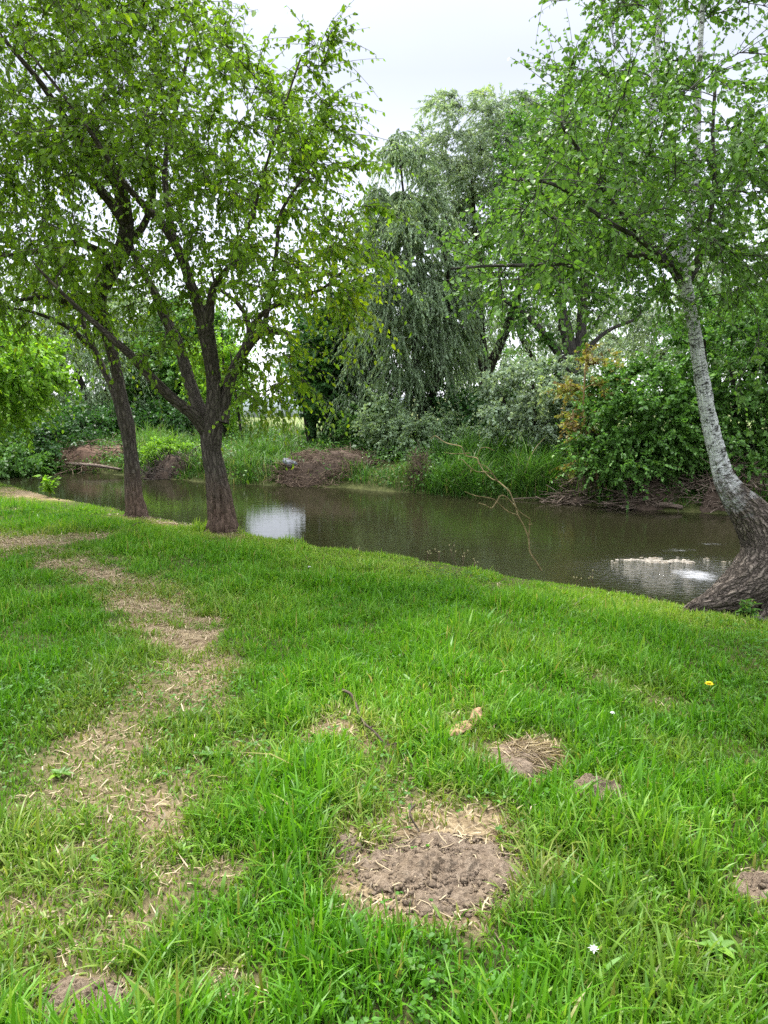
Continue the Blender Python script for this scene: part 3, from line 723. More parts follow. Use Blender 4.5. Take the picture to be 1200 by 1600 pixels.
tree('broadleaf_tree', 'slender bent tree with a swollen stub at its foot, left of the forked tree', 'tree',
     [tB] + lB, ellB, 300, M_bark_dark, M_leaf_mul, dict(n=11, ln=.5, droop=.25, up=.1, hang=.0), dict(m=11, L=.068, W=.041, shape='ovate', ndroop=.75, up=.35, curl=.25),
     group='old trees on the river edge', sides=40, ntrunk=120, trunk_disp=bark_disp(.012, 13, 7.7, .30, grooves=[(-1.2, .3, .7, .2, .03, 0)]), limb_disp=bark_disp(.006, 9, 2.0), root_tubes=[np.array([[*(bB + np.array([.01 * math.cos(q), .01 * math.sin(q), .24])), .04], [*(bB + np.array([.10 * math.cos(q), .10 * math.sin(q), .08])), .05], [*(bB + np.array([l * .55 * math.cos(q), l * .55 * math.sin(q), .01])), .04], [*(bB + np.array([l * math.cos(q + .3), l * math.sin(q + .3), -.06])), .016]]) for q, l in ((-.6, .26), (-1.8, .22), (-2.7, .26))], keep=keepB, tintfun=lambda c: .22 * sstep(4.2, 2.8, c[:, 2]) - .08, skel_from=.7, branch_kw=dict(rk=.010))

# --- the leaning white poplar at the right
m, t, out = nt('bark_white_poplar')
bk = attr(t, 'bk').outputs['Vector']; z = node(t, 'SeparateXYZ'); t.links.new(bk, z.inputs[0])
v = mapping(t, bk, (1, 1, .22)); nf = noise(t, 34, 6, .7, v, .3)
cr = bark_cracks(t, bk, 36, .16)
rough = ramp(t, [(.3, (.11, .088, .066)), (.45, (.19, .155, .12)), (.60, (.29, .24, .19)), (.8, (.42, .36, .29))], nf.outputs[0]).outputs[0]
rough = mixc(t, cr, (.075, .060, .046), rough)
vh = mapping(t, bk, (1, 1, 2.6)); nh = noise(t, 26, 4, .7, vh, .4); nb2 = noise(t, 7, 3, .6, mapping(t, bk, (1, 1, 1.5)))
white = ramp(t, [(.30, (.035, .033, .03)), (.42, (.10, .10, .09)), (.47, (.56, .57, .54)), (.75, (.78, .79, .75))], nh.outputs[0]).outputs[0]
white = mixc(t, ramp(t, [(.60, (0, 0, 0)), (.70, (1, 1, 1))], nb2.outputs[0]).outputs[0], white, (.06, .055, .048))
zz = math_(t, 'ADD', z.outputs[2], math_(t, 'MULTIPLY', math_(t, 'SUBTRACT', nb2.outputs[0], .5), 1.5))
f = ramp(t, [(0, (0, 0, 0)), (1, (1, 1, 1))], math_(t, 'DIVIDE', math_(t, 'SUBTRACT', zz, 1.42), .45, clamp=True)).outputs[0]
c = mixc(t, f, rough, white)
pr = node(t, 'BsdfPrincipled'); pr.inputs['Roughness'].default_value = .85; pr.inputs['Specular IOR Level'].default_value = .2
t.links.new(c, pr.inputs['Base Color']); t.links.new(bump(t, math_(t, 'ADD', math_(t, 'MULTIPLY', nf.outputs[0], .5), math_(t, 'MULTIPLY', cr, math_(t, 'SUBTRACT', 1.0, f))), 1., .035), pr.inputs['Normal'])
t.links.new(pr.outputs[0], out.inputs[0]); M_bark_poplar = m
YC = G(1120, 942)[1]
tC = wpath([(1062, 962, YC - .08, 4), (1080, 952, YC - .05, 22), (1108, 945, YC, 36), (1142, 931, YC + .05, 58), (1177, 906, YC + .12, 76), (1201, 869, YC + .2, 74), (1194, 832, YC + .25, 70), (1171, 800, YC + .3, 57), (1146, 773, YC + .32, 42), (1131, 750, YC + .35, 29), (1124, 720, YC + .4, 25), (1115, 690, YC + .4, 23), (1107, 655, YC + .4, 21), (1095, 585, YC + .4, 19), (1087, 525, YC + .4, 16), (1077, 475, YC + .4, 15), (1068, 435, YC + .4, 17)])
Yc = YC + .4
lC = [
    wpath([(1066, 440, Yc, 18), (1048, 415, Yc, 15), (1020, 402, Yc - .1, 10), (965, 398, Yc - .3, 8), (900, 410, Yc - .5, 6), (830, 414, Yc - .7, 5), (760, 416, Yc - .9, 4), (705, 420, Yc - 1.1, 3)]),
    wpath([(1070, 440, Yc, 18), (1070, 395, Yc, 15), (1074, 355, Yc, 13), (1084, 300, Yc + .1, 10), (1089, 220, Yc + .2, 10), (1092, 120, Yc + .3, 8), (1098, 0, Yc + .4, 6), (1100, -120, Yc + .4, 4)]),
    wpath([(1064, 430, Yc, 14), (1030, 395, Yc - .1, 9), (985, 350, Yc - .3, 7), (945, 300, Yc - .5, 6), (915, 250, Yc - .6, 5), (880, 200, Yc - .8, 4)]),
    wpath([(1066, 432, Yc, 14), (1040, 370, Yc + .3, 11), (1004, 300, Yc + .6, 10), (1003, 250, Yc + .8, 10), (1016, 190, Yc + .9, 10), (1022, 120, Yc + 1, 9), (1032, 20, Yc + 1.1, 7), (1040, -100, Yc + 1.2, 4)]),
    wpath([(1074, 432, Yc, 12), (1098, 385, Yc - .1, 8), (1115, 300, Yc - .2, 7), (1114, 200, Yc - .3, 5), (1120, 100, Yc - .4, 4)]),
    wpath([(1075, 440, Yc, 11), (1110, 380, Yc + .2, 9), (1150, 300, Yc + .3, 8), (1190, 240, Yc + .4, 6), (1240, 180, Yc + .5, 4)]),
    wpath([(1055, 422, Yc, 11), (1000, 375, Yc - .4, 7), (940, 340, Yc - .7, 6), (870, 290, Yc - 1, 5), (800, 280, Yc - 1.2, 3)]),
]
ellC = [E(980, 290, Yc - .2, 170, 110, 1.5, 1.2), E(840, 370, Yc - .6, 110, 95, 1.0, .8), E(1000, 80, Yc + .7, 110, 130, 1.1, .5), E(860, 60, Yc + .6, 50, 110, .6, .4), E(1150, 90, Yc + .4, 90, 160, 1.2, .45), E(1000, -120, Yc + .5, 260, 100, 1.5, .8),
        E(1130, 330, Yc + .1, 110, 120, 1.2, .8), E(1000, 400, Yc - .5, 130, 60, .8, .5), E(1050, 405, Yc - .5, 85, 45, .5, .35), E(870, 440, Yc - .8, 100, 60, .7, .3), E(1160, 500, Yc + .2, 70, 110, .8, .4), E(900, 470, Yc - .6, 90, 60, .7, .4), E(760, 420, Yc - 1, 70, 50, .5, .3), E(1290, 250, Yc, 110, 260, 1.4, .6),
        E(880, 200, Yc - .4, 90, 80, .9, .5)]
def keepC(c):
    px, py = proj(c)
    return ~((px < 835) & (py < 335)) & ~((np.abs(px - 960) < 60) & (np.abs(py - 455) < 35)) & ~((np.abs(px - 905) < 18) & (py < 90)) & ~((px > 1050) & (px < 1135) & (py > 425))
tree('poplar_tree', 'leaning white barked poplar with a thick curved rough foot at the right river edge', 'tree',
     [tC] + lC, ellC, 350, M_bark_poplar, M_leaf_pop, dict(n=9, ln=.36, droop=.15, up=.25, hang=.0), dict(m=15, L=.042, W=.032, shape='ovate', ndroop=.45, up=.5, curl=.12),
     sides=72, ntrunk=190, trunk_disp=bark_disp(.026, 26, 5.3), limb_disp=bark_disp(.003, 9, 4.0), keep=keepC, skel_from=.9, twig_bark=M_bark_grey, thin_limbs=(1, 3, 5, 6, 7), relax=70, root_tubes=[wpath([(1212, 872, YC + .18, 24), (1212, 905, YC + .12, 34), (1206, 935, YC + .05, 32), (1196, 962, YC, 26), (1180, 985, YC - .1, 12)]), wpath([(1200, 885, YC + .25, 20), (1198, 920, YC + .32, 28), (1192, 960, YC + .36, 30), (1188, 1000, YC + .4, 26)])], branch_kw=dict(rk=.009, rmin=.004))

# --- trees and shrubs across the river
def bgtree(name, label, stems, ells, ncl, leaf, twig, lf, cat='tree', bark=None, group=None, **kw):
    twig = dict(twig); lf = dict(lf); twig['n'] = int(twig['n'] * 1.5); lf['m'] = int(lf['m'] * 1.45); lf['L'] *= 1.15; lf['W'] *= 1.3
    kw.setdefault('sides', 10); kw.setdefault('ntrunk', 24)
    return tree(name, label, cat, [wpath(s) for s in stems], ells, ncl, bark or M_bark_black, leaf, twig, lf, group=group, limb_disp=bark_disp(.01, 6, 2), trunk_disp=bark_disp(.015, 6, 3), branch_kw=dict(rk=.012, rmin=.008), **kw)
WT = dict(n=15, ln=.95, droop=.2, up=.1, hang=.52, K=6); WL = dict(m=30, L=.105, W=.026, shape='slim', ndroop=.8, ang=.45, up=.2)
BT = dict(n=8, ln=.65, droop=.15, up=.25, hang=0.); BL = dict(m=11, L=.10, W=.07, shape='slim', ndroop=.4, up=.5)
GB = 'trees on the far bank'
bgtree('willow_tree', 'weeping grey green willow reaching down to the far bank in the middle', [[(668, 715, 21.5, 22), (660, 640, 21.5, 16), (648, 540, 21.5, 11), (640, 420, 21.5, 7), (632, 320, 21.5, 4), (625, 250, 21.5, 2)],
       [(664, 660, 21.5, 14), (690, 560, 21.2, 10), (700, 450, 21, 8), (690, 350, 21, 5)], [(652, 600, 21.5, 12), (610, 520, 21.2, 8), (590, 420, 21, 5)]],
       [E(628, 290, 21.5, 48, 80, 1.3), E(640, 400, 21.5, 85, 95, 2.0, 1.1), E(630, 510, 21.2, 85, 90, 2.0), E(600, 590, 20.6, 60, 60, 1.3, .6), E(690, 500, 21.5, 60, 100, 1.5, .8)], 150, M_leaf_willow, WT, WL, group=GB, cl_var=.18)
bgtree('willow_tree', 'tallest rounded silver willow topping the far bank trees', [[(768, 700, 26, 26), (762, 620, 26, 24), (752, 540, 26, 17), (748, 460, 26, 12), (742, 360, 26, 7), (735, 240, 26, 3)],
       [(758, 590, 26, 16), (800, 490, 26, 12), (825, 380, 26, 8), (840, 260, 26, 5)], [(752, 520, 26, 14), (705, 430, 26, 9), (690, 300, 26, 6)], [(765, 620, 26, 13), (735, 520, 25.5, 10), (725, 420, 25.5, 7)]],
       [E(725, 240, 26, 78, 80, 2.4, 1.2), E(810, 270, 26, 100, 95, 2.4), E(700, 320, 26, 55, 70, 1.6, .6), E(770, 390, 26, 75, 70, 2.0, .8), E(860, 240, 26, 60, 70, 2, .6), E(720, 560, 25.5, 40, 70, 1.2, .35), E(780, 480, 26, 60, 40, 1.5, .3)], 190, M_leaf_silver,
       dict(n=10, ln=.9, droop=.2, up=.2, hang=.25), dict(m=20, L=.115, W=.034, shape='slim', ndroop=.4, ang=.6, up=.4), group=GB, cl_var=.15)
bgtree('leaning_tree', 'forked dark trunk behind the silver bush with a limb leaning left', [[(905, 690, 22, 26), (898, 600, 22, 22), (888, 530, 22, 20), (878, 480, 22, 14), (870, 400, 22, 10), (868, 300, 22, 6)],
       [(900, 600, 22, 18), (908, 520, 22, 16), (912, 440, 22, 12), (925, 340, 22, 8), (930, 220, 22, 5)], [(892, 580, 22, 14), (860, 535, 22, 12), (825, 495, 21.8, 9), (790, 470, 21.6, 6), (760, 455, 21.5, 4)], [(905, 560, 22, 9), (945, 520, 22, 6), (990, 500, 22, 4)]],
       [E(890, 340, 22, 110, 90, 2.2, 1.), E(900, 230, 22, 110, 80, 2.2, .9), E(810, 440, 21.8, 55, 40, 1.2, .35), E(1000, 330, 22, 90, 90, 2, .6), E(860, 490, 22, 60, 40, 1.2, .3), E(960, 450, 22.5, 60, 45, 1.5, .45)], 160, M_leaf_mid, BT, BL, group=GB, bark=M_bark_grey)
bgtree('round_bush', 'rounded silvery leaved bush hanging over the reeds', [[(830, 735, 18.5, 12), (832, 690, 18.5, 10), (835, 640, 18.3, 7), (832, 590, 18.2, 4)], [(834, 710, 18.5, 9), (800, 660, 18.2, 6), (785, 620, 18, 4)], [(832, 705, 18.5, 9), (868, 650, 18.3, 6), (880, 600, 18.2, 4)]],
       [E(825, 625, 18, 72, 62, 1.3, 1.), E(800, 660, 17.7, 45, 40, .8, .4), E(870, 620, 18.3, 50, 60, 1.1, .6)], 95, M_leaf_silver, dict(n=9, ln=.42, droop=.3, up=.15, hang=.1), dict(m=11, L=.085, W=.05, shape='slim', ndroop=.5, up=.6), cat='bush', crown_name='foliage', trunk_name='stem', limb_name='stem', group='bushes on the far bank')
bgtree('dark_tree', 'dark leafy tree with several thin trunks beside the pale field', [[(490, 720, 22.5, 12), (488, 640, 22.5, 10), (486, 560, 22.5, 7), (490, 490, 22.5, 4)], [(500, 715, 22.7, 9), (515, 620, 22.7, 7), (525, 540, 22.7, 5)], [(486, 715, 22.3, 8), (476, 640, 22.3, 6), (472, 580, 22.3, 4)], [(540, 715, 22.5, 9), (542, 630, 22.5, 7), (545, 560, 22.5, 4)]],
       [E(512, 550, 22.5, 42, 60, 1.3, 1.), E(520, 620, 22.3, 42, 40, 1.2, .7), E(482, 605, 22.3, 18, 36, .7, .25), E(545, 520, 22.5, 45, 60, 1.2, .6)], 95, M_leaf_dark, BT, dict(m=12, L=.13, W=.085, shape='slim', ndroop=.5, up=.5), group=GB, trunk_name='trunk')
bgtree('slim_tree', 'slim yellow green sapling pair left of the pale wall', [[(352, 705, 24, 7), (352, 650, 24, 6), (350, 590, 24, 5), (346, 520, 24, 3)], [(380, 712, 23, 5), (374, 655, 23, 4), (366, 600, 23, 3), (360, 550, 23, 2)]],
       [E(340, 585, 24, 36, 45, 1.0), E(350, 640, 23.5, 18, 36, .6, .5)], 36, M_leaf_lime, BT, dict(m=8, L=.11, W=.075, shape='slim', ndroop=.5), group=GB)
bgtree('willow_tree', 'grey green willow with a leaning trunk at the far left bend', [[(168, 705, 27, 16), (155, 670, 27, 14), (140, 630, 27, 11), (120, 580, 27, 8), (100, 520, 27, 5)], [(148, 650, 27, 9), (170, 600, 27, 7), (180, 540, 27, 4)]],
       [E(125, 590, 27, 95, 65, 2.2, 1.), E(200, 600, 27.5, 70, 70, 2, .8), E(60, 640, 26.5, 60, 50, 1.6, .6), E(140, 500, 28, 110, 50, 2, .5), E(260, 540, 28.5, 70, 50, 2, .5)], 150, M_leaf_willow, dict(n=8, ln=1.0, droop=.2, up=.1, hang=.45), dict(m=13, L=.13, W=.036, shape='slim', ndroop=.5, ang=.6), group=GB)
bgtree('dense_tree', 'dense mid green tree standing behind the two old trunks', [[(240, 705, 28, 14), (238, 650, 28, 12), (235, 590, 28, 8), (240, 520, 28, 4)], [(262, 700, 28, 10), (272, 640, 28, 8), (285, 570, 28, 5)], [(225, 700, 28, 8), (215, 630, 28, 6)]],
       [E(245, 590, 28, 65, 55, 2, 1.), E(300, 620, 27.5, 50, 50, 1.6, .8), E(230, 650, 27.5, 50, 40, 1.5, .5)], 95, M_leaf_mid, BT, dict(m=11, L=.13, W=.09, shape='slim', ndroop=.4), group=GB)
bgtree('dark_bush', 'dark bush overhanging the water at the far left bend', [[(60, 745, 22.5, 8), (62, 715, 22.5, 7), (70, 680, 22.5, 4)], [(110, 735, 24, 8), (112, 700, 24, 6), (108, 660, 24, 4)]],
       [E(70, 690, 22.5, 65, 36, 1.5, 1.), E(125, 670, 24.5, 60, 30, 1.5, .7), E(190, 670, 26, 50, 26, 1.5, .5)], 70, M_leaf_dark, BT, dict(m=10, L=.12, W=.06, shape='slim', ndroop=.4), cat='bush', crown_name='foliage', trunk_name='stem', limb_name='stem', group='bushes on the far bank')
bgtree('waterside_bush', 'fresh green bush dipping into the river at the left edge', [[(15, 752, 20.8, 6), (18, 735, 20.8, 5), (25, 705, 20.8, 3)], [(-20, 752, 20.8, 6), (-18, 720, 20.8, 4), (-20, 690, 20.8, 3)]],
       [E(15, 715, 20.5, 48, 28, 1., 1.), E(-50, 700, 20.5, 60, 45, 1.3, .8), E(70, 735, 21, 18, 12, .4, .15)], 52, M_leaf_mid, dict(n=8, ln=.45, droop=.3, up=.1, hang=0.), dict(m=10, L=.12, W=.06, shape='slim', ndroop=.5), cat='bush', crown_name='foliage', trunk_name='stem', limb_name='stem', group='bushes on the far bank')
bgtree('lime_tree', 'bright yellow green tree entering the frame at the left edge', [[(-150, 780, 15.5, 24), (-140, 690, 15.5, 20), (-120, 600, 15.4, 14), (-90, 530, 15.3, 8)], [(-140, 680, 15.5, 12), (-60, 620, 15, 8), (0, 590, 14.6, 5), (50, 575, 14.3, 3)], [(-130, 640, 15.5, 10), (-60, 570, 15, 6), (10, 540, 14.6, 4)]],
       [E(-20, 575, 14.6, 100, 55, 1.4, 1.), E(40, 580, 14.3, 55, 40, .9, .6), E(-10, 640, 14.6, 55, 35, .9, .45), E(-120, 560, 15, 90, 90, 1.6, .7)], 120, M_leaf_lime, dict(n=8, ln=.5, droop=.35, up=.1, hang=0.), dict(m=11, L=.095, W=.055, shape='ovate', ndroop=.55, up=.7), bark=M_bark_grey)
# right hand bushes over the brush
LB = dict(m=14, L=.072, W=.046, shape='ovate', ndroop=.35, up=.7)
bgtree('leafy_bush', 'wide fresh green bush overhanging the brush pile right of centre', [[(985, 770, 15.8, 10), (985, 720, 15.8, 8), (990, 660, 15.6, 6), (985, 600, 15.5, 3)], [(988, 750, 15.8, 8), (950, 700, 15.3, 5), (920, 670, 15, 3)], [(988, 745, 15.8, 8), (1030, 690, 15.4, 5), (1060, 640, 15.2, 3)]],
       [E(990, 640, 15.3, 75, 65, 1.3, 1.), E(1000, 710, 14.7, 85, 42, .9, .8), E(930, 690, 14.9, 38, 40, .6, .3), E(1060, 680, 15, 60, 60, 1., .6)], 125, M_leaf_mid, dict(n=8, ln=.45, droop=.3, up=.15, hang=0.), LB, cat='bush', crown_name='foliage', trunk_name='stem', limb_name='stem', group='bushes on the far bank')
bgtree('leafy_bush', 'tall green bush filling the right edge behind the white trunk', [[(1150, 780, 15.2, 12), (1150, 700, 15.2, 10), (1145, 600, 15.2, 7), (1140, 500, 15.2, 4)], [(1152, 740, 15.2, 9), (1190, 650, 15, 6), (1200, 540, 15, 4)], [(1150, 720, 15.2, 8), (1110, 620, 15.2, 5), (1100, 520, 15.4, 3)]],
       [E(1150, 560, 15.3, 95, 90, 1.6, 1.), E(1160, 680, 14.8, 75, 75, 1.2, .9), E(1240, 620, 15, 70, 130, 1.4, .7), E(1100, 500, 16, 60, 50, 1.2, .4)], 165, M_leaf_mid, dict(n=8, ln=.5, droop=.25, up=.15, hang=0.), LB, cat='bush', crown_name='foliage', trunk_name='stem', limb_name='stem', group='bushes on the far bank')
bgtree('turning_shrub', 'thin shrub with yellow and rusty brown leaves left of the right hand bush', [[(925, 770, 15.6, 5), (920, 700, 15.5, 4), (912, 640, 15.4, 3), (915, 570, 15.4, 2)], [(924, 740, 15.5, 4), (900, 690, 15.3, 3), (895, 640, 15.3, 2)], [(924, 735, 15.5, 4), (940, 660, 15.5, 3), (945, 590, 15.5, 2)]],
       [E(920, 610, 15.6, 34, 65, .7, 1.), E(905, 690, 15.2, 26, 50, .5, .5)], 15, M_leaf_yellow, dict(n=7, ln=.45, droop=.2, up=.1, hang=.1), dict(m=8, L=.075, W=.05, shape='round', ndroop=.4), cat='shrub', crown_name='foliage', trunk_name='stem', limb_name='stem', bark=simple('stem_tan', (.30, .20, .09), .8), group='bushes on the far bank')
bgtree('grey_tree', 'pale hazy willow crown filling the gap beyond the white trunk', [[(1130, 700, 27, 18), (1120, 600, 27, 14), (1110, 500, 27, 10), (1100, 420, 27, 5)], [(1125, 620, 27, 10), (1170, 520, 27, 8), (1190, 440, 27, 4)]],
       [E(1110, 500, 27, 110, 75, 2.5, 1.), E(1180, 420, 27, 80, 90, 2.2, .8), E(1010, 530, 27, 70, 50, 1.6, .45), E(930, 560, 27, 60, 30, 1.4, .25)], 150, M_leaf_silver, dict(n=8, ln=.9, droop=.2, up=.15, hang=.3), dict(m=13, L=.13, W=.045, shape='slim', ndroop=.4, ang=.6), group=GB)
bgtree('low_shrub', 'low olive shrub at the foot of the weeping willow', [[(640, 755, 19.5, 6), (642, 725, 19.5, 5), (650, 690, 19.3, 3)], [(690, 750, 19.5, 6), (692, 715, 19.5, 4), (690, 680, 19.4, 3)]],
       [E(645, 690, 19.2, 45, 36, 1., 1.), E(695, 680, 19.4, 40, 32, 1., .8), E(600, 650, 19.8, 40, 45, 1, .6)], 66, M_leaf_willow, dict(n=8, ln=.45, droop=.3, up=.1, hang=0.), dict(m=10, L=.09, W=.05, shape='slim', ndroop=.4, up=.6), cat='shrub', crown_name='foliage', trunk_name='stem', limb_name='stem', group='bushes on the far bank')
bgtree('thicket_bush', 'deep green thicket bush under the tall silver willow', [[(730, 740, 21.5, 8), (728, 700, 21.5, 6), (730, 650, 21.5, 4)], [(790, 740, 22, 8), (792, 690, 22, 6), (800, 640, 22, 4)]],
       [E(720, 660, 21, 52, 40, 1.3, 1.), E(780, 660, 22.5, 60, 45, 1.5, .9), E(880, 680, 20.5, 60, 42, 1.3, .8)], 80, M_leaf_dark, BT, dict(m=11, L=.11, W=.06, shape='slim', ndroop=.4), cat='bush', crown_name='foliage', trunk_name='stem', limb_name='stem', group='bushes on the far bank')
bgtree('grey_willow', 'tall grey green willow rising behind the slender bent tree', [[(95, 700, 31, 18), (100, 620, 31, 14), (95, 520, 31, 9), (90, 440, 31, 5)], [(98, 620, 31, 10), (150, 530, 31, 7), (175, 460, 31, 4)]],
       [E(90, 480, 31, 90, 70, 2.4, 1.), E(170, 500, 31, 70, 60, 2., .8), E(20, 540, 31, 70, 60, 2., .6), E(250, 500, 32, 80, 55, 2., .7)], 150, M_leaf_silver, dict(n=8, ln=.9, droop=.25, up=.15, hang=.3), dict(m=13, L=.14, W=.05, shape='slim', ndroop=.4, ang=.6), group=GB)
bgtree('broad_tree', 'mid green broad tree filling the gap between the two old trunks and the pale wall', [[(318, 705, 29, 14), (320, 640, 29, 11), (322, 570, 29, 7), (325, 500, 29, 4)]],
       [E(320, 560, 29, 52, 75, 1.8, 1.), E(280, 530, 29.5, 50, 50, 1.6, .6)], 80, M_leaf_mid, BT, dict(m=11, L=.13, W=.09, shape='slim', ndroop=.4), group=GB)
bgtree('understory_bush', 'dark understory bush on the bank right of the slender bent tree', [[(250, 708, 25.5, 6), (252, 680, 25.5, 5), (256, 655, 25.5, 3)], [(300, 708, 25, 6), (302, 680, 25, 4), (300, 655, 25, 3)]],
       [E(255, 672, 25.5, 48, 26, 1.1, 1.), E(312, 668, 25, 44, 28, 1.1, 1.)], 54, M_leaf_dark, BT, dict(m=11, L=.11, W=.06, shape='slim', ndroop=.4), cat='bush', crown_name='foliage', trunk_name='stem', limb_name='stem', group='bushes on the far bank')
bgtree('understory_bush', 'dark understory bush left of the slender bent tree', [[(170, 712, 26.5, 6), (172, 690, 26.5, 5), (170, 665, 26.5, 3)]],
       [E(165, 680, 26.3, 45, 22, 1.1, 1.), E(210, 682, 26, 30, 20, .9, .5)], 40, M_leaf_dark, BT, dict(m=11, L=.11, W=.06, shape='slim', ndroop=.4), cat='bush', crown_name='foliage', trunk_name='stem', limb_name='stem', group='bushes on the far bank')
bgtree('bank_bush', 'lime green bushy growth on the mound between the two old trunks', [[(262, 738, 20.8, 5), (264, 720, 20.8, 4), (262, 700, 20.8, 2)], [(225, 738, 21.5, 5), (228, 718, 21.5, 3), (226, 704, 21.5, 2)]],
       [E(265, 708, 20.8, 42, 15, .7, 1.), E(228, 716, 21.4, 24, 14, .6, .6)], 44, M_leaf_lime, dict(n=8, ln=.30, droop=.3, up=.2, hang=0.), dict(m=9, L=.06, W=.035, shape='slim', ndroop=.3), cat='bush', crown_name='foliage', trunk_name='stem', limb_name='stem', group='bushes on the far bank')
bgtree('bank_bush', 'green bush at the bank top behind the brush mound', [[(560, 712, 21, 5), (565, 680, 21, 4), (570, 650, 21, 3)], [(590, 712, 20.5, 5), (590, 690, 20.5, 3), (592, 660, 20.5, 2)]],
       [E(570, 660, 20.8, 38, 40, .9, 1.), E(600, 690, 20.3, 26, 26, .7, .6)], 46, M_leaf_mid, dict(n=8, ln=.40, droop=.3, up=.2, hang=0.), dict(m=10, L=.08, W=.045, shape='slim', ndroop=.3), cat='bush', crown_name='foliage', trunk_name='stem', limb_name='stem', group='bushes on the far bank')
bgtree('grey_tree', 'pale silvery tree far behind the forked dark trunk', [[(870, 700, 33, 16), (872, 620, 33, 12), (875, 520, 33, 8), (880, 440, 33, 4)], [(872, 620, 33, 9), (820, 540, 33, 7), (800, 480, 33, 4)]],
       [E(880, 470, 33, 110, 70, 2.4, 1.), E(800, 530, 33, 70, 60, 2., .7), E(950, 520, 33, 70, 50, 2., .6), E(720, 560, 32, 60, 60, 2., .5)], 130, M_leaf_silver, dict(n=8, ln=.9, droop=.25, up=.15, hang=.25), dict(m=12, L=.14, W=.05, shape='slim', ndroop=.4, ang=.6), group=GB)
# ------------------------------------------------------------------ far bank vegetation
M_reed = foliage('reed_grass', [(0, (.024, .085, .008)), (.45, (.046, .145, .013)), (.8, (.085, .22, .022)), (1, (.15, .29, .04))], trans=.35, rough=.45,
                 hue=[(0, (.16, .13, .06)), (.5, (.27, .22, .10)), (1, (.40, .33, .18))])
def far_blades(acc, n, x0, x1, e0, e1, h, w, hue=0.1, pxr=None, segs=3, bend=.6, tint=0.):
    x = U(x0, x1, n); y = far_edge(x) + U(e0, e1, n)
    z = height(x, y); p = np.stack([x, y, z - .01], -1)
    kk = sstep(.36, .5, fbm(xyz(x * 1.1, y * 1.1, 40.0), 3)) * .75 + .25; p = p[rng.random(n) < kk]
    if pxr is not None:
        px, py = proj(p); ok = (px > pxr[0]) & (px < pxr[1]); p = p[ok]
    k = len(p); cl = fbm(p * 1.6, 3)
    hh = h * np.exp(N_(0, .25, k)) * (.45 + 1.1 * sstep(.3, .7, cl))
    blades(acc, p, hh, w * np.exp(N_(0, .25, k)), U(0, 6.28, k), np.abs(N_(bend, .35, k)), np.clip(N_(.42 + tint, .2, k) + (cl - .5) * .6, 0, 1), np.where(rng.random(k) < hue, U(.4, 1, k), U(0, .12, k)), segs)
a = Acc()
far_blades(a, 26000, -14, 13, .05, 7.5, .22, .016, .10)
far_blades(a, 9000, -14, 13, -.02, .5, .30, .015, .12)
far_blades(a, 5000, -14, 13, 7, 12, .4, .03, .2, segs=2)
far_blades(a, 9000, 0, 6, .05, 2.2, .55, .016, .02, (672, 872), 4, .75)      # tall reeds under the silver bush
far_blades(a, 5000, -6, -1, .05, 2.4, .40, .018, .02, (370, 452), 3, .6, .2) # bright grass gap beside the mound
far_blades(a, 7000, -9, -4, .25, 3.0, .42, .018, .10, (212, 335), 3, .6, .25)
tag(obj('reed_grass', a.mesh('reed_grass', M_reed)), 'tall green grass and reeds covering the far river bank', 'reeds', kind='stuff')
# low weeds of the far bank: small leaves on short stalks
a = Acc(); k = 42000
x = U(-14, 13, k); y = far_edge(x) + U(.0, 6, k); y0 = height(x, y); cl = fbm(xyz(x * 1.2, y * 1.2, 3), 3)
p = np.stack([x, y, y0 + U(.02, .42, k) * sstep(.35, .65, cl)], -1)
leaves(a, p, N_(0, 1, (k, 3)) + np.array([0, -.2, .2]), np.array([0, -.2, 1.]) + N_(0, .4, (k, 3)), U(.05, .11, k), U(.035, .07, k), 'slim', np.clip(N_(.4, .22, k), 0, 1))
tag(obj('undergrowth', a.mesh('undergrowth', M_leaf_mid)), 'low leafy undergrowth along the far bank', 'undergrowth', kind='stuff')

for lab, q in zip(['low bramble clump on the bank right of the forked old tree', 'low bramble clump between the two old trunks on the far bank', 'small nettle clump at the right foot of the brush mound', 'nettle clump beside the reeds under the thicket', 'dark weed clump at the left foot of the brush mound', 'weed clump overhanging the dark undercut bank'],
                  [(395, 715, 20.8, 28, 20), (205, 700, 24, 30, 18), (600, 725, 19.2, 26, 24), (690, 735, 18.8, 24, 20), (430, 740, 19.2, 14, 14), (300, 712, 21.5, 34, 18)]):
    px, py, Y, rx, ry = q; b0 = P(px, py + ry, Y); b0[2] = gz(b0[0], b0[1]); b1 = P(px, py, Y)
    lead = [np.array([[*b0, .012], [*((b0 + b1) / 2 + [.03, 0, 0]), .009], [*b1, .004]]), np.array([[*(b0 + [.1, 0, 0]), .01], [*((b0 + b1) / 2 + [.2, 0, 0]), .008], [*(b1 + [.3, 0, 0]), .004]])]
    tree('weed_clump', lab, 'bush', lead, [E(px, py, Y, rx, ry, .5)], 18, M_bark_grey, M_leaf_mid if px < 400 else M_leaf_dark, dict(n=9, ln=.32, droop=.3, up=.2, hang=0.), dict(m=11, L=.075, W=.045, shape='slim', ndroop=.3, up=.7), group='low clumps on the far bank', sides=6, ntrunk=8, crown_name='foliage', trunk_name='stem', limb_name='stem')
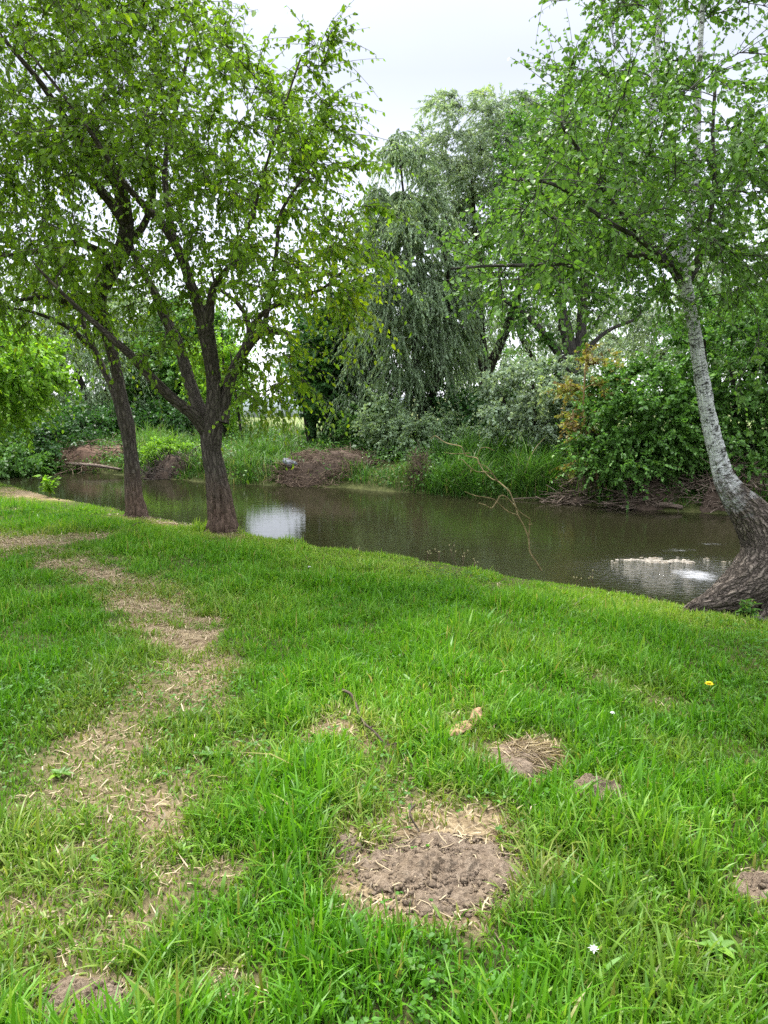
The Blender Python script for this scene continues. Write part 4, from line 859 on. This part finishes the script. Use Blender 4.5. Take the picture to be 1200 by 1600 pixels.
# ------------------------------------------------------------------ brush, driftwood, roots
def stickmat(name, d, l):
    return barkmat(name, d, l, scale=9, bstr=.5)
M_stick_pale = stickmat('stick_pale', (.17, .125, .09), (.38, .31, .24)); M_stick_dark = stickmat('stick_dark', (.07, .055, .045), (.20, .165, .13))
M_dry = stickmat('stick_tan', (.15, .105, .07), (.30, .22, .15))
M_mud = simple('bank_mud', (.085, .062, .045), .95, .1, 6, .5, .8, 30)
def sticks(acc, c, rx, ry, h, n, L0, L1, r0, r1, flat=.25, dome=True, wob=.12):
    ang = U(0, 6.28, n); rr = np.sqrt(rng.random(n))
    x = c[0] + np.cos(ang) * rr * rx; y = c[1] + np.sin(ang) * rr * ry
    zg = height(x, y); zg = np.maximum(zg, WATER - .02)
    z = zg + h * rng.random(n) * (1 - .75 * rr ** 2 if dome else 1)
    az = U(0, 6.28, n); d = nrm(np.stack([np.cos(az), np.sin(az) * .8, N_(0, flat, n)], -1))
    L = U(L0, L1, n); K = 6; t = np.linspace(-.5, .5, K)[None, :, None]
    w_ = np.cumsum(N_(0, 1, (n, K, 3)), 1) * wob * L[:, None, None] / K
    pts = np.stack([x, y, z], -1)[:, None] + d[:, None] * L[:, None, None] * t + w_
    r = U(r0, r1, n)[:, None] * np.linspace(1, .5, K)[None]
    V, Q, bk = tubes(pts, r, 5)
    acc.add(V, Q, bk=bk + np.repeat(U(0, 9, n), K * 5)[:, None])
def mound(acc, c, rx, ry, h, amp=.3, n=28, zoff=-.05, pw=1.0, detail=.55):
    """closed lumpy heap following the ground"""
    u = np.linspace(0, 1, n); th = np.linspace(0, 2 * np.pi, n * 2, endpoint=False)
    Ug, Tg = np.meshgrid(u, th, indexing='ij')
    ex = 1 + 1.0 * (fbm(np.stack([np.cos(Tg) * 1.5 + c[0], np.sin(Tg) * 1.5 + c[1], Ug * 0 + 1], -1), 3) - .5)
    x = c[0] + np.cos(Tg) * Ug * rx * ex; y = c[1] + np.sin(Tg) * Ug * ry * ex
    s = min(rx, ry)
    z = height(x.ravel(), y.ravel()).reshape(x.shape) + zoff * sstep(.75, 1., Ug) + h * (1 - Ug ** 2) ** pw * (1 + amp * 2 * (fbm(np.stack([x / s * 2.2, y / s * 2.2, x * 0], -1), 4) - .5)) 
    z = z + amp * h * detail * (fbm(np.stack([x / s * 9, y / s * 9, x * 0 + 4], -1), 3) - .5) * (1 - Ug ** 3)
    V = np.stack([x, y, z], -1).reshape(-1, 3); i = np.arange(len(V)).reshape(n, 2 * n)
    Q = np.stack([i[:-1], i[1:], np.roll(i[1:], -1, 1), np.roll(i[:-1], -1, 1)], -1).reshape(-1, 4)
    acc.add(V, Q, bk=V)
def FP(px, py, e=None):
    """photo pixel on the far bank: march the ray to the terrain"""
    xc = (px - 600) / F; yc = -(py - 800) / F
    dy = cp + yc * sp; dz = -sp + yc * cp
    t = np.linspace(11, 60, 2500); x = xc * t; y = dy * t; z = CAMZ + dz * t
    hh = np.maximum(height(x, y), WATER)
    i = int(np.argmax(z <= hh)); return np.array([x[i], y[i], hh[i]])
def heap(name, label, cat, c, rx, ry, h, n, mat, core, group=None, **kw):
    root = empty(name, (c[0], c[1], gz(c[0], c[1]))); tag(root, label, cat, group); off = np.array(root.location)
    a = Acc(); mound(a, c, rx * .92, ry * .92, h * .7, .5); obj('earth_core', a.mesh('earth_core', core, off, True), root)
    a = Acc(); s = dict(L0=.3, L1=1.1, r0=.005, r1=.016); s.update(kw); sticks(a, c, rx, ry, h, n, **s)
    o = obj('brushwood', a.mesh('brushwood', mat, off, True), root); o['kind'] = 'stuff'
    return root
c = FP(505, 742); heap('brush_mound', 'big mound of dead tan brush with a grey stone on its left side', 'brush mound', c + [0, .4, 0], 1.35, .75, .5, 1100, M_dry, M_mud, flat=.35, L0=.15, L1=.75, r0=.003, r1=.010)
c = FP(548, 690); heap('dead_shrub', 'dead brown shrub standing above the tan brush mound', 'dead shrub', c, .55, .5, 1.15, 230, M_dry, M_mud, flat=1.4, L0=.5, L1=1.2, r0=.004, r1=.010)
c = FP(920, 778); heap('brush_pile', 'pale brush pile under the turning shrub, left end of the right hand brush', 'brush pile', c + [0, .25, 0], .75, .42, .28, 210, M_stick_pale, M_mud, 'brush piles at the waterline')
c = FP(1020, 786); heap('brush_pile', 'tangled pale root pile beneath the wide bush near the white trunk', 'brush pile', c + [0, .2, 0], .75, .38, .42, 260, M_stick_pale, M_mud, 'brush piles at the waterline')
c = FP(1150, 790); heap('brush_pile', 'brown brush pile behind the foot of the leaning poplar', 'brush pile', c + [.1, .4, 0], .8, .5, .6, 220, M_stick_pale, M_mud, 'brush piles at the waterline')
c = FP(270, 745); heap('root_bank', 'dark undercut bank of tangled roots between the two old trunks', 'root tangle', c + [0, .2, 0], .95, .35, .42, 260, M_stick_dark, M_mud, flat=.8, L0=.25, L1=.8)
c = FP(130, 727); heap('driftwood_heap', 'brown earth slope strewn with driftwood at the far left bend', 'driftwood', c + [0, .35, 0], 1.35, .8, .42, 170, M_dry, simple('red_brown_earth', (.15, .095, .065), .95, .1, 5, .4, .6, 20), L0=.5, L1=1.6)
c = FP(655, 757); heap('dry_grass_bundle', 'hanging bundle of dead dry grass under the olive shrub', 'dry grass', c + [0, .15, 0], .26, .22, .62, 260, M_dry, M_mud, flat=1.8, L0=.3, L1=.7, r0=.003, r1=.006)
# logs at the waterline
def log(label, px0, py0, px1, py1, r, mat, up=.05):
    p0 = FP(px0, py0); p1 = FP(px1, py1); p0[2] += up; p1[2] += up
    mid = (p0 + p1) / 2 + np.array([0, 0, .03]); a = Acc()
    q = np.array([[*p0, r * .4], [*(p0 * .97 + p1 * .03), r], [*mid, r], [*(p1 * .97 + p0 * .03), r * .7], [*p1, r * .25]])
    one_tube(a, q, 20, 9, bark_disp(r * .2, 14, px0)); tag(obj('driftwood_log', a.mesh('driftwood_log', mat, (0, 0, 0), True)), label, 'log', 'logs at the waterline')
log('pale split log lying at the waterline below the tangled root pile', 1012, 795, 1066, 798, .05, M_stick_pale)
log('thin pale log across the brush pile left of the white trunk', 1040, 780, 1105, 757, .045, M_stick_pale, .12)
log('grey driftwood log on the brown earth at the far left bend', 105, 728, 190, 737, .05, M_stick_pale, .06)
log('thin branch lying on the water edge in front of the reeds', 800, 781, 868, 783, .012, M_stick_pale, .02)
# the grey stone
c = FP(455, 737)
bm_v = []
u = np.linspace(0, np.pi, 14); th = np.linspace(0, 2 * np.pi, 22, endpoint=False); Ug, Tg = np.meshgrid(u, th, indexing='ij')
d = np.stack([np.sin(Ug) * np.cos(Tg), np.sin(Ug) * np.sin(Tg), np.cos(Ug)], -1)
r = 1 + .9 * (fbm(d * 1.3 + 3, 4) - .5)
V = (d * r[..., None] * np.array([.20, .12, .085])).reshape(-1, 3); ca, sa = math.cos(-.5), math.sin(-.5)
V = np.stack([V[:, 0] * ca - V[:, 2] * sa, V[:, 1], V[:, 0] * sa + V[:, 2] * ca], -1); i = np.arange(len(V)).reshape(14, 22)
V[:, 0] *= 1.15
Q = np.stack([i[:-1], i[1:], np.roll(i[1:], -1, 1), np.roll(i[:-1], -1, 1)], -1).reshape(-1, 4)
ro = obj('grey_stone', make_mesh('grey_stone', V, [Q], simple('stone_grey', (.15, .16, .165), .8, .2, 9, .4, .4, 30), None, True)); ro.location = c + np.array([0, -.05, .20])
tag(ro, 'smooth blue grey stone on the left flank of the tan brush mound', 'stone')

# --- pale panel wall far beyond the field
root = empty('panel_wall', P(400, 648, 46)); tag(root, 'long pale concrete panel wall beyond the dry field', 'wall'); bx = np.array(root.location); bx[2] = height(np.array([bx[0]]), np.array([46.]))[0]; root.location = bx
M_panel = simple('pale_panel', (.50, .55, .58), .7, .3, 2, .12); M_post = simple('pale_post', (.38, .40, .42), .8, .2, 3, .2)
def box(acc, lo, hi):
    lo = np.array(lo, float); hi = np.array(hi, float)
    v = np.array([[x, y, z] for x in (lo[0], hi[0]) for y in (lo[1], hi[1]) for z in (lo[2], hi[2])])
    acc.add(v, [[0, 1, 3, 2], [4, 6, 7, 5], [0, 4, 5, 1], [2, 3, 7, 6], [0, 2, 6, 4], [1, 5, 7, 3]])
for k in range(-5, 5):
    a = Acc(); box(a, (k * 1.9 + .07, 0, -.3), (k * 1.9 + 1.83, .06, 1.25)); obj('panel', a.mesh('panel', M_panel), root)
    a = Acc(); box(a, (k * 1.9 - .07, -.05, -.3), (k * 1.9 + .07, .11, 1.32)); obj('post', a.mesh('post', M_post), root)
# hedge row and far trees closing the horizon
for q, (px, Y, hgt, wd, lab) in enumerate([(-250, 60, 7, 10, 'distant hazy green tree at the far left of the horizon'), (60, 62, 6, 9, 'distant round tree low behind the old tree pair'), (330, 66, 4.2, 8, 'small distant tree directly behind the pale wall'),
                                          (500, 70, 5.0, 8, 'distant tree hidden behind the dark leafy tree'), (760, 60, 5.5, 9, 'distant tree glimpsed under the tall silver willow'), (980, 62, 5.5, 9, 'distant tree glimpsed right of the forked dark trunk'), (1230, 58, 8, 10, 'distant tree beyond the right edge bushes')]):
    b_ = P(px, 640, Y); b_[2] = gz(b_[0], Y)
    tr_ = np.array([[*b_, .25], [*(b_ + [0, 0, hgt * .5]), .18], [*(b_ + [.2, 0, hgt * .8]), .06]])
    ce = (b_ + np.array([0, 0, hgt * .55]), np.array([wd * .5, 2.5, hgt * .45]), 1.0)
    tree('distant_tree', lab, 'tree', [tr_], [ce], 60, M_bark_grey, M_leaf_mid, dict(n=6, ln=1.1, droop=.2, up=.2, hang=0.), dict(m=9, L=.30, W=.2, shape='slim', ndroop=.3), group='distant trees on the horizon', sides=8, ntrunk=10)

# --- bare curving dead branch rising from the near bank
root_p = GG(845, 884); YB_ = root_p[1]
root = empty('bare_branch', root_p); tag(root, 'bare twisting yellowish branch rising from the near bank over the water', 'branch')
M_twig = stickmat('twig_yellow', (.26, .20, .09), (.46, .37, .20))
def px_tube(pts, mat, name, rootobj, n=40, off=None, Y0=YB_):
    a = Acc()
    for path in pts:
        q = np.array([[*P(x, y, Y0 + dy), w * .33 * Y0 / F] for x, y, dy, w in path]); one_tube(a, q, n, 6)
    return obj(name, a.mesh(name, mat, np.array(rootobj.location), True), rootobj)
px_tube([[(846, 892, 0, 5), (838, 878, 0, 4.5), (828, 862, .02, 4), (826, 842, .05, 4), (820, 825, .08, 4), (810, 806, .1, 3.6), (805, 790, .15, 3.4), (797, 770, .2, 3.4), (792, 764, .22, 3.4), (778, 752, .3, 3.4), (768, 748, .35, 3.2), (755, 735, .4, 3), (748, 722, .42, 3), (745, 716, .44, 2.8), (728, 712, .5, 2.8), (725, 706, .5, 2.6), (722, 699, .5, 2.6), (715, 696, .55, 2.6), (700, 693, .6, 2.4), (690, 688, .65, 2.2), (680, 681, .7, 2), (672, 687, .72, 1.4)]], M_twig, 'stem', root, 110)
px_tube([[(826, 842, .05, 3.4), (828, 815, 0, 3.2), (826, 810, -.05, 3), (812, 800, -.1, 3), (800, 786, -.15, 3), (790, 776, -.2, 3), (782, 775, -.2, 3), (776, 784, -.2, 3), (768, 794, -.2, 2.6), (758, 789, -.25, 2), (748, 786, -.25, 1.5)],
        [(808, 805, .1, 3), (795, 800, 0, 3), (782, 790, -.05, 3), (774, 782, -.1, 2.8), (764, 778, -.15, 2.6), (745, 775, -.2, 2.4), (735, 772, -.25, 2), (726, 768, -.3, 1.6)],
        [(778, 752, .3, 2.8), (770, 742, .3, 2.6), (758, 737, .3, 2.6), (745, 737, .35, 2.4), (732, 728, .35, 2.2), (722, 718, .4, 2), (716, 719, .4, 1.5)],
        [(735, 708, .5, 2.4), (720, 709, .5, 2.2), (708, 709, .5, 2), (694, 707, .5, 1.5)], [(775, 750, .3, 2.4), (768, 738, .2, 2.2), (758, 728, .2, 2), (748, 725, .2, 1.6)], [(746, 715, .45, 2.2), (750, 702, .4, 1.8), (760, 699, .4, 1.4), (772, 704, .35, 1)], [(826, 820, 0, 2.4), (832, 819, 0, 1.6)]], M_twig, 'side_twig', root, 40)

# --- plants along the near edge
def leafy_plant(name, label, cat, p, h, n, mat, L, W, stems=4, group=None, stemmat=None, spread=.35):
    root = empty(name, p); tag(root, label, cat, group); off = np.asarray(p, float)
    a = Acc(); b = Acc()
    for s in range(stems):
        az = U(0, 6.28); e = off + np.array([math.cos(az) * h * spread, math.sin(az) * h * spread, h * U(.7, 1.1)])
        mid = (off + e) / 2 + np.array([math.cos(az), math.sin(az), 0]) * -.05 * h
        q = one_tube(a, np.array([[*off, .003], [*mid, .0025], [*e, .0015]]), 8, 5)
        k = n; tt = U(.2, 1, k) * 7; i0 = np.minimum(tt.astype(int), 6); pp = q[i0, :3] + (q[i0 + 1, :3] - q[i0, :3]) * (tt - i0)[:, None]
        leaves(b, pp, N_(0, 1, (k, 3)) * np.array([1, 1, .3]) + np.array([0, 0, .1]), np.array([0, 0, 1.]) + N_(0, .3, (k, 3)), L * np.exp(N_(0, .25, k)), W * np.exp(N_(0, .2, k)), 'ovate', np.clip(N_(.5, .2, k), 0, 1))
    obj('stem', a.mesh('stem', stemmat or M_twig, off), root); obj('foliage', b.mesh('foliage', mat, off), root); return root
leafy_plant('leafy_weed', 'small leafy weed beside the foot of the bare twisting branch', 'weed', GG(858, 892), .17, 16, M_leaf_mid, .05, .032, 5, 'weeds on the near river edge')
leafy_plant('leafy_weed', 'tuft of weeds between the roots right of the leaning poplar foot', 'weed', GG(1168, 958), .2, 16, M_leaf_mid, .06, .03, 6, 'weeds on the near river edge')
leafy_plant('leafy_weed', 'fresh weed on the river edge above the sandy patch at the left', 'weed', GG(78, 772), .35, 22, M_leaf_lime, .09, .05, 5, 'weeds on the near river edge')
M_seed = simple('seed_head', (.30, .27, .14), .9, .1)
labs = ['leftmost thin dry stalk on the river edge left of the bare branch', 'short dry stalk just right of the leftmost one on the river edge', 'tall leaning dry stalk in the middle of the edge stalks', 'branching dry stalk next to the tall leaning one', 'dry stalk standing alone nearest the bare branch', 'thin stalk in front of the dark water left of the ripples', 'tall seed stalk directly before the ripples by the poplar']
for lab, (px, py, hh, ln_) in zip(labs, [(668, 868, .16, 0), (684, 872, .12, .02), (718, 876, .24, -.10), (722, 877, .16, .02), (742, 880, .17, -.01), (902, 905, .13, 0), (925, 908, .24, .01)]):
    p = GG(px, py); root = empty('dry_stalk', p); tag(root, lab, 'dry stalk', 'dry stalks on the near river edge')
    a = Acc(); tip = p + np.array([ln_, .02, hh]); one_tube(a, np.array([[*p, .003], [*((p + tip) / 2 + [ln_ * .2, 0, .0]), .0024], [*tip, .0018]]), 8, 5)
    tops = [tip]
    for s in range(3):
        b0 = p + (tip - p) * U(.5, .85); e = b0 + np.array([U(-.04, .04), U(-.03, .03), U(.02, .06)]); one_tube(a, np.array([[*b0, .0016], [*e, .001]]), 4, 4); tops.append(e)
    obj('stem', a.mesh('stem', M_dry, p), root)
    for e in tops:
        a = Acc()
        u = np.linspace(0, np.pi, 5); th = np.linspace(0, 6.283, 7)[:-1]; Ug, Tg = np.meshgrid(u, th, indexing='ij'); d = np.stack([np.sin(Ug) * np.cos(Tg), np.sin(Ug) * np.sin(Tg), np.cos(Ug)], -1).reshape(-1, 3)
        i = np.arange(30).reshape(5, 6); a.add(e + d * np.array([.006, .006, .009]), np.stack([i[:-1], i[1:], np.roll(i[1:], -1, 1), np.roll(i[:-1], -1, 1)], -1).reshape(-1, 4)); obj('seed_head', a.mesh('seed_head', M_seed, p), root)

# ------------------------------------------------------------------ things in the lawn
m, t, out = nt('mound_dirt'); pos = geo_pos(t)
n1 = noise(t, 45, 6, .7, pos); n2 = noise(t, 7, 4, .6, pos)
c_ = ramp(t, [(.28, (.08, .058, .038)), (.45, (.18, .135, .092)), (.62, (.285, .222, .155)), (.8, (.38, .315, .235))], n1.outputs[0]).outputs[0]
c_ = mixc(t, ramp(t, [(.45, (0, 0, 0)), (.7, (.55, .55, .55))], n2.outputs[0]).outputs[0], c_, (.29, .22, .14))
pr = node(t, 'BsdfPrincipled'); pr.inputs['Roughness'].default_value = .95; pr.inputs['Specular IOR Level'].default_value = .1
t.links.new(c_, pr.inputs['Base Color']); t.links.new(bump(t, n1.outputs[0], 1., .025), pr.inputs['Normal']); t.links.new(pr.outputs[0], out.inputs[0]); M_dirt = m
def clods(acc, c, rx, ry, h, n, smin, smax):
    ang = U(0, 6.28, n); rr = np.sqrt(rng.random(n)); x = c[0] + np.cos(ang) * rr * rx; y = c[1] + np.sin(ang) * rr * ry
    z = height(x, y) + h * (1 - rr ** 2); s = smin + (smax - smin) * rng.random(n) ** 3
    u = np.linspace(0, np.pi, 6); th = np.linspace(0, 2 * np.pi, 9)[:-1]; Ug, Tg = np.meshgrid(u, th, indexing='ij')
    d = np.stack([np.sin(Ug) * np.cos(Tg), np.sin(Ug) * np.sin(Tg), np.cos(Ug)], -1).reshape(-1, 3); i = np.arange(48).reshape(6, 8)
    Qq = np.stack([i[:-1], i[1:], np.roll(i[1:], -1, 1), np.roll(i[:-1], -1, 1)], -1).reshape(-1, 4)
    for k in range(n):
        r = 1 + 1.5 * (vnoise(d * 1.9 + k * 3.7) - .5)
        V = d * r[:, None] * s[k] * np.array([U(.8, 1.4), U(.8, 1.4), U(.6, 1.)]) + np.array([x[k], y[k], z[k] + s[k] * .25]); acc.add(V, Qq, bk=V)
def dirt_mound(name, label, px, py, rx, ry, h, ncl, amp=.45, n=60, mat=None, group=None, smax=.008):
    c = GG(px, py); root = empty(name, c); tag(root, label, 'mound', group)
    a = Acc(); mound(a, c, rx, ry, h, amp, n, -.03, .6, 1.4); obj('heap', a.mesh('heap', mat or M_dirt, c, True), root)
    if ncl:
        a = Acc(); clods(a, c, rx * 1.12, ry * 1.12, h * .8, ncl, .0022, smax); clods(a, c, rx * .95, ry * .95, h * .9, ncl // 6, .004, smax * 1.5); o = obj('clods', a.mesh('clods', mat or M_dirt, c, True), root); o['kind'] = 'stuff'
dirt_mound('dirt_mound', 'large freshly dug crumbly mound of grey brown soil in the foreground grass', 694, 1374, .285, .21, .030, 1300, 1.2, 120, group='soil mounds in the lawn')
dirt_mound('dirt_mound', 'small rounded molehill of dark soil right of the straw heap', 940, 1256, .125, .10, .075, 120, .5, 40, group='soil mounds in the lawn', smax=.010)
dirt_mound('dirt_mound', 'flat soil patch mound cut off by the bottom left edge', 130, 1572, .14, .09, .03, 120, .8, 50, group='soil mounds in the lawn', smax=.014)
dirt_mound('dirt_mound', 'low soil mound cut off by the right edge of the foreground', 1190, 1392, .10, .10, .04, 80, .6, 40, group='soil mounds in the lawn', smax=.012)
dirt_mound('dirt_mound', 'little scuffed soil heap left of the large freshly dug mound', 540, 1335, .07, .08, .025, 40, .6, 30, group='soil mounds in the lawn', smax=.012)
# straw heap
c = GG(822, 1200); root = empty('straw_heap', c); tag(root, 'heap of pale dry straw between the bark piece and the molehill', 'straw heap')
a = Acc(); mound(a, c, .15, .15, .05, .4, 40, -.02); obj('heap', a.mesh('heap', M_dirt, c, True), root)
a = Acc(); k = 900; ang = U(0, 6.28, k); rr = np.sqrt(rng.random(k)); x = c[0] + np.cos(ang) * rr * .16; y = c[1] + np.sin(ang) * rr * .15
p0 = np.stack([x, y, height(x, y) + .05 * (1 - rr ** 2) + U(.003, .02, k)], -1); az = N_(.6, .9, k); d = np.stack([np.cos(az), np.sin(az), -rr * .25 + N_(0, .15, k)], -1)
leaves(a, p0, d, np.array([0, 0, 1.]) + N_(0, .3, (k, 3)), U(.04, .12, k), U(.003, .006, k), 'slim'); o = obj('straw', a.mesh('straw', M_straw, c), root); o['kind'] = 'stuff'
# curled pale bark piece
c = GG(714, 1146); root = empty('bark_piece', c); tag(root, 'curled pale tan piece of bark lying in the grass above the straw heap', 'bark piece')
M_barkp = simple('bark_tan', (.33, .215, .115), .85, .15, 42, .6, .9, 60)
nu, nv = 26, 9; ug = np.linspace(0, 1, nu)[:, None]; vg = np.linspace(-1, 1, nv)[None]
A_, B_ = GG(682, 1172), GG(752, 1137)
wd_ = .042 * np.interp(ug, [0, .15, .4, .65, .8, .92, 1], [.35, .5, 1.1, 1, .55, .9, .15])
ctr = A_ + (B_ - A_) * ug[..., None]; sv_ = np.array([-.5, .85, 0]); sv_ = sv_ / np.linalg.norm(sv_)
rag = 1 + 1.1 * (fbm(np.stack([ug * 11 + vg * 0, np.sign(vg) * 3 + ug * 0, ug * 0 + vg * 0], -1), 3) - .5)
V = ctr + sv_ * (vg * wd_ * rag)[..., None] + np.array([0, 0, 1.]) * (.022 + .012 * (1 - vg ** 2) + .05 * sstep(.75, 1, ug) * (vg * .5 + .5) - .02 * sstep(.3, 0, ug) + .03 * (fbm(np.stack([ug * 8 + vg * 0, vg * 3 + ug * 0, ug * 0 + vg * 0], -1), 3) - .5))[..., None]
V2 = V - np.array([0, 0, .006]); i = np.arange(nu * nv).reshape(nu, nv)
q1 = np.stack([i[:-1, :-1], i[1:, :-1], i[1:, 1:], i[:-1, 1:]], -1).reshape(-1, 4)
rim = np.concatenate([i[0, :], i[1:, -1], i[-1, -2::-1], i[-2:0:-1, 0]]); rm = np.stack([rim, np.roll(rim, -1), np.roll(rim, -1) + nu * nv, rim + nu * nv], -1)
bp_ = obj('bark_curl', make_mesh('bark_curl', np.concatenate([V.reshape(-1, 3), V2.reshape(-1, 3)]) - c, [q1, q1[:, ::-1] + nu * nv, rm], M_barkp, None, True), root)
# fallen sticks
def stick(label, pts, w, up=.03):
    q = []
    for k, (x, y) in enumerate(pts):
        p = GG(x, y); q.append([*(p + [0, 0, up + .02 * math.sin(k * 2.1)]), w * (1 - .12 * k)])
    c = np.array(q[0][:3]); a = Acc(); qq = one_tube(a, np.array(q), 44, 8, bark_disp(w * .3, 60, pts[0][0] * .01))
    for s in (12, 25, 33):
        d = nrm(N_(0, 1, 3) * [1, 1, .2]) * .03; one_tube(a, np.array([[*qq[s, :3], w * .5], [*(qq[s, :3] + d + [0, 0, .01]), w * .2]]), 5, 5)
    tag(obj('fallen_stick', a.mesh('fallen_stick', M_stick_dark2, (0, 0, 0), True)), label, 'stick', 'fallen sticks in the lawn')
M_stick_dark2 = stickmat('stick_grey', (.085, .062, .045), (.22, .175, .13))
stick('crooked grey stick lying over the bare patch left of the bark piece', [(536, 1104), (550, 1118), (562, 1138), (570, 1160), (585, 1178), (604, 1186), (622, 1190)], .0085, .05)
stick('short dark twig in the grass far up the lawn near the old trees', [(205, 832), (215, 826), (224, 818)], .008, .05)
stick('broken brown twig in the dug soil of the foreground', [(648, 1290), (640, 1310), (655, 1325)], .004, .06)
# pale stick by the sandy edge at the left
p0, p1 = GG(92, 778), GG(101, 771); a = Acc(); one_tube(a, np.array([[*p0, .018], [*((p0 + p1) / 2 + [0, 0, .05]), .016], [*(p1 + [.04, 0, .12]), .012]]), 10, 7, bark_disp(.004, 20, 1))
tag(obj('fallen_stick', a.mesh('fallen_stick', M_stick_pale, (0, 0, 0), True)), 'pale stub of wood poking up at the sandy river edge on the left', 'stick', 'fallen sticks in the lawn')
# exposed roots right of the poplar foot
for lab, pts in [('upper exposed root running right from the leaning poplar foot', [(1165, 935), (1180, 945), (1200, 962), (1225, 975)]), ('lower exposed root half sunk in the grass under the leaning poplar', [(1150, 950), (1175, 962), (1205, 968)])]:
    q = np.array([[*(GG(x, y) + [0, 0, .03]), .028 - .004 * k] for k, (x, y) in enumerate(pts)]); a = Acc(); one_tube(a, q, 24, 9, bark_disp(.006, 14, 2)); tag(obj('exposed_root', a.mesh('exposed_root', M_bark_grey, (0, 0, 0), True)), lab, 'root', 'roots at the leaning poplar')
# dandelions and other flowers
M_yel = simple('petal_yellow', (.85, .62, .02), .6, .2); M_white = simple('petal_white', (.62, .62, .60), .6, .2); M_stalk = simple('flower_stalk', (.10, .20, .04), .6, .2)
def flower(name, label, cat, px, py, h, r, mat, npet, lay, group=None):
    p = GG(px, py); root = empty(name, p); tag(root, label, cat, group); tip = p + np.array([0, 0, h])
    a = Acc(); one_tube(a, np.array([[*p, .0022], [*((p + tip) / 2 + [.006, 0, 0]), .002], [*tip, .002]]), 6, 5); obj('stem', a.mesh('stem', M_stalk, p), root)
    a = Acc()
    for l in range(lay):
        th = np.linspace(0, 6.283, npet, endpoint=False) + l * .3; d = np.stack([np.cos(th), np.sin(th), np.full(npet, .05 + .35 * l)], -1)
        leaves(a, np.tile(tip, (npet, 1)), d, np.tile([0, 0, 1.], (npet, 1)), np.full(npet, r * (1 - .2 * l)), np.full(npet, r * .35), 'slim')
    obj('flower_head', a.mesh('flower_head', mat, p), root)
flower('dandelion', 'single bright yellow dandelion in the lawn at the right', 'flower', 1106, 1098, .12, .024, M_yel, 14, 4)
flower('white_flower', 'small white flower low in the foreground grass below the large soil mound', 'flower', 925, 1534, .07, .018, M_white, 7, 2, 'small white flowers')
flower('white_flower', 'tiny pale flower in the middle of the lawn below the edge of the river', 'flower', 484, 908, .12, .02, M_white, 7, 2, 'small white flowers')
flower('white_flower', 'pale flower right of the bark piece high in the lawn', 'flower', 955, 1155, .12, .014, M_white, 6, 2, 'small white flowers')
# broad leaved rosettes
labs = ['broad leaved weed rosette at the lower right of the large soil mound', 'broad leaved weed rosette near the bottom right corner', 'broad leaved weed rosette beside the worn path in the middle left', 'broad leaved weed rosette at the far left below the path', 'broad leaved weed rosette above the crooked grey stick',
        'broad leaved weed rosette midway between dandelion and molehill', 'broad leaved weed rosette close to the bottom edge in the middle', 'broad leaved weed rosette high in the lawn under the leaning poplar']
for lab, (px, py) in zip(labs, [(1000, 1405), (1120, 1500), (330, 1195), (95, 1215), (640, 1080), (1040, 1175), (620, 1540), (1010, 985)]):
    p = GG(px, py); a = Acc(); k = 9; az = np.linspace(0, 6.28, k, endpoint=False) + U(0, 1); d = np.stack([np.cos(az), np.sin(az), U(.3, .9, k)], -1)
    leaves(a, np.tile(p + [0, 0, .02], (k, 1)), d, np.tile([0, 0, 1.], (k, 1)), U(.04, .075, k), U(.02, .03, k), 'ovate', np.clip(N_(.5, .2, k), 0, 1), .2, .45)
    tag(obj('weed_rosette', a.mesh('weed_rosette', M_leaf_pop)), lab, 'weed', 'broad leaved weeds in the lawn')
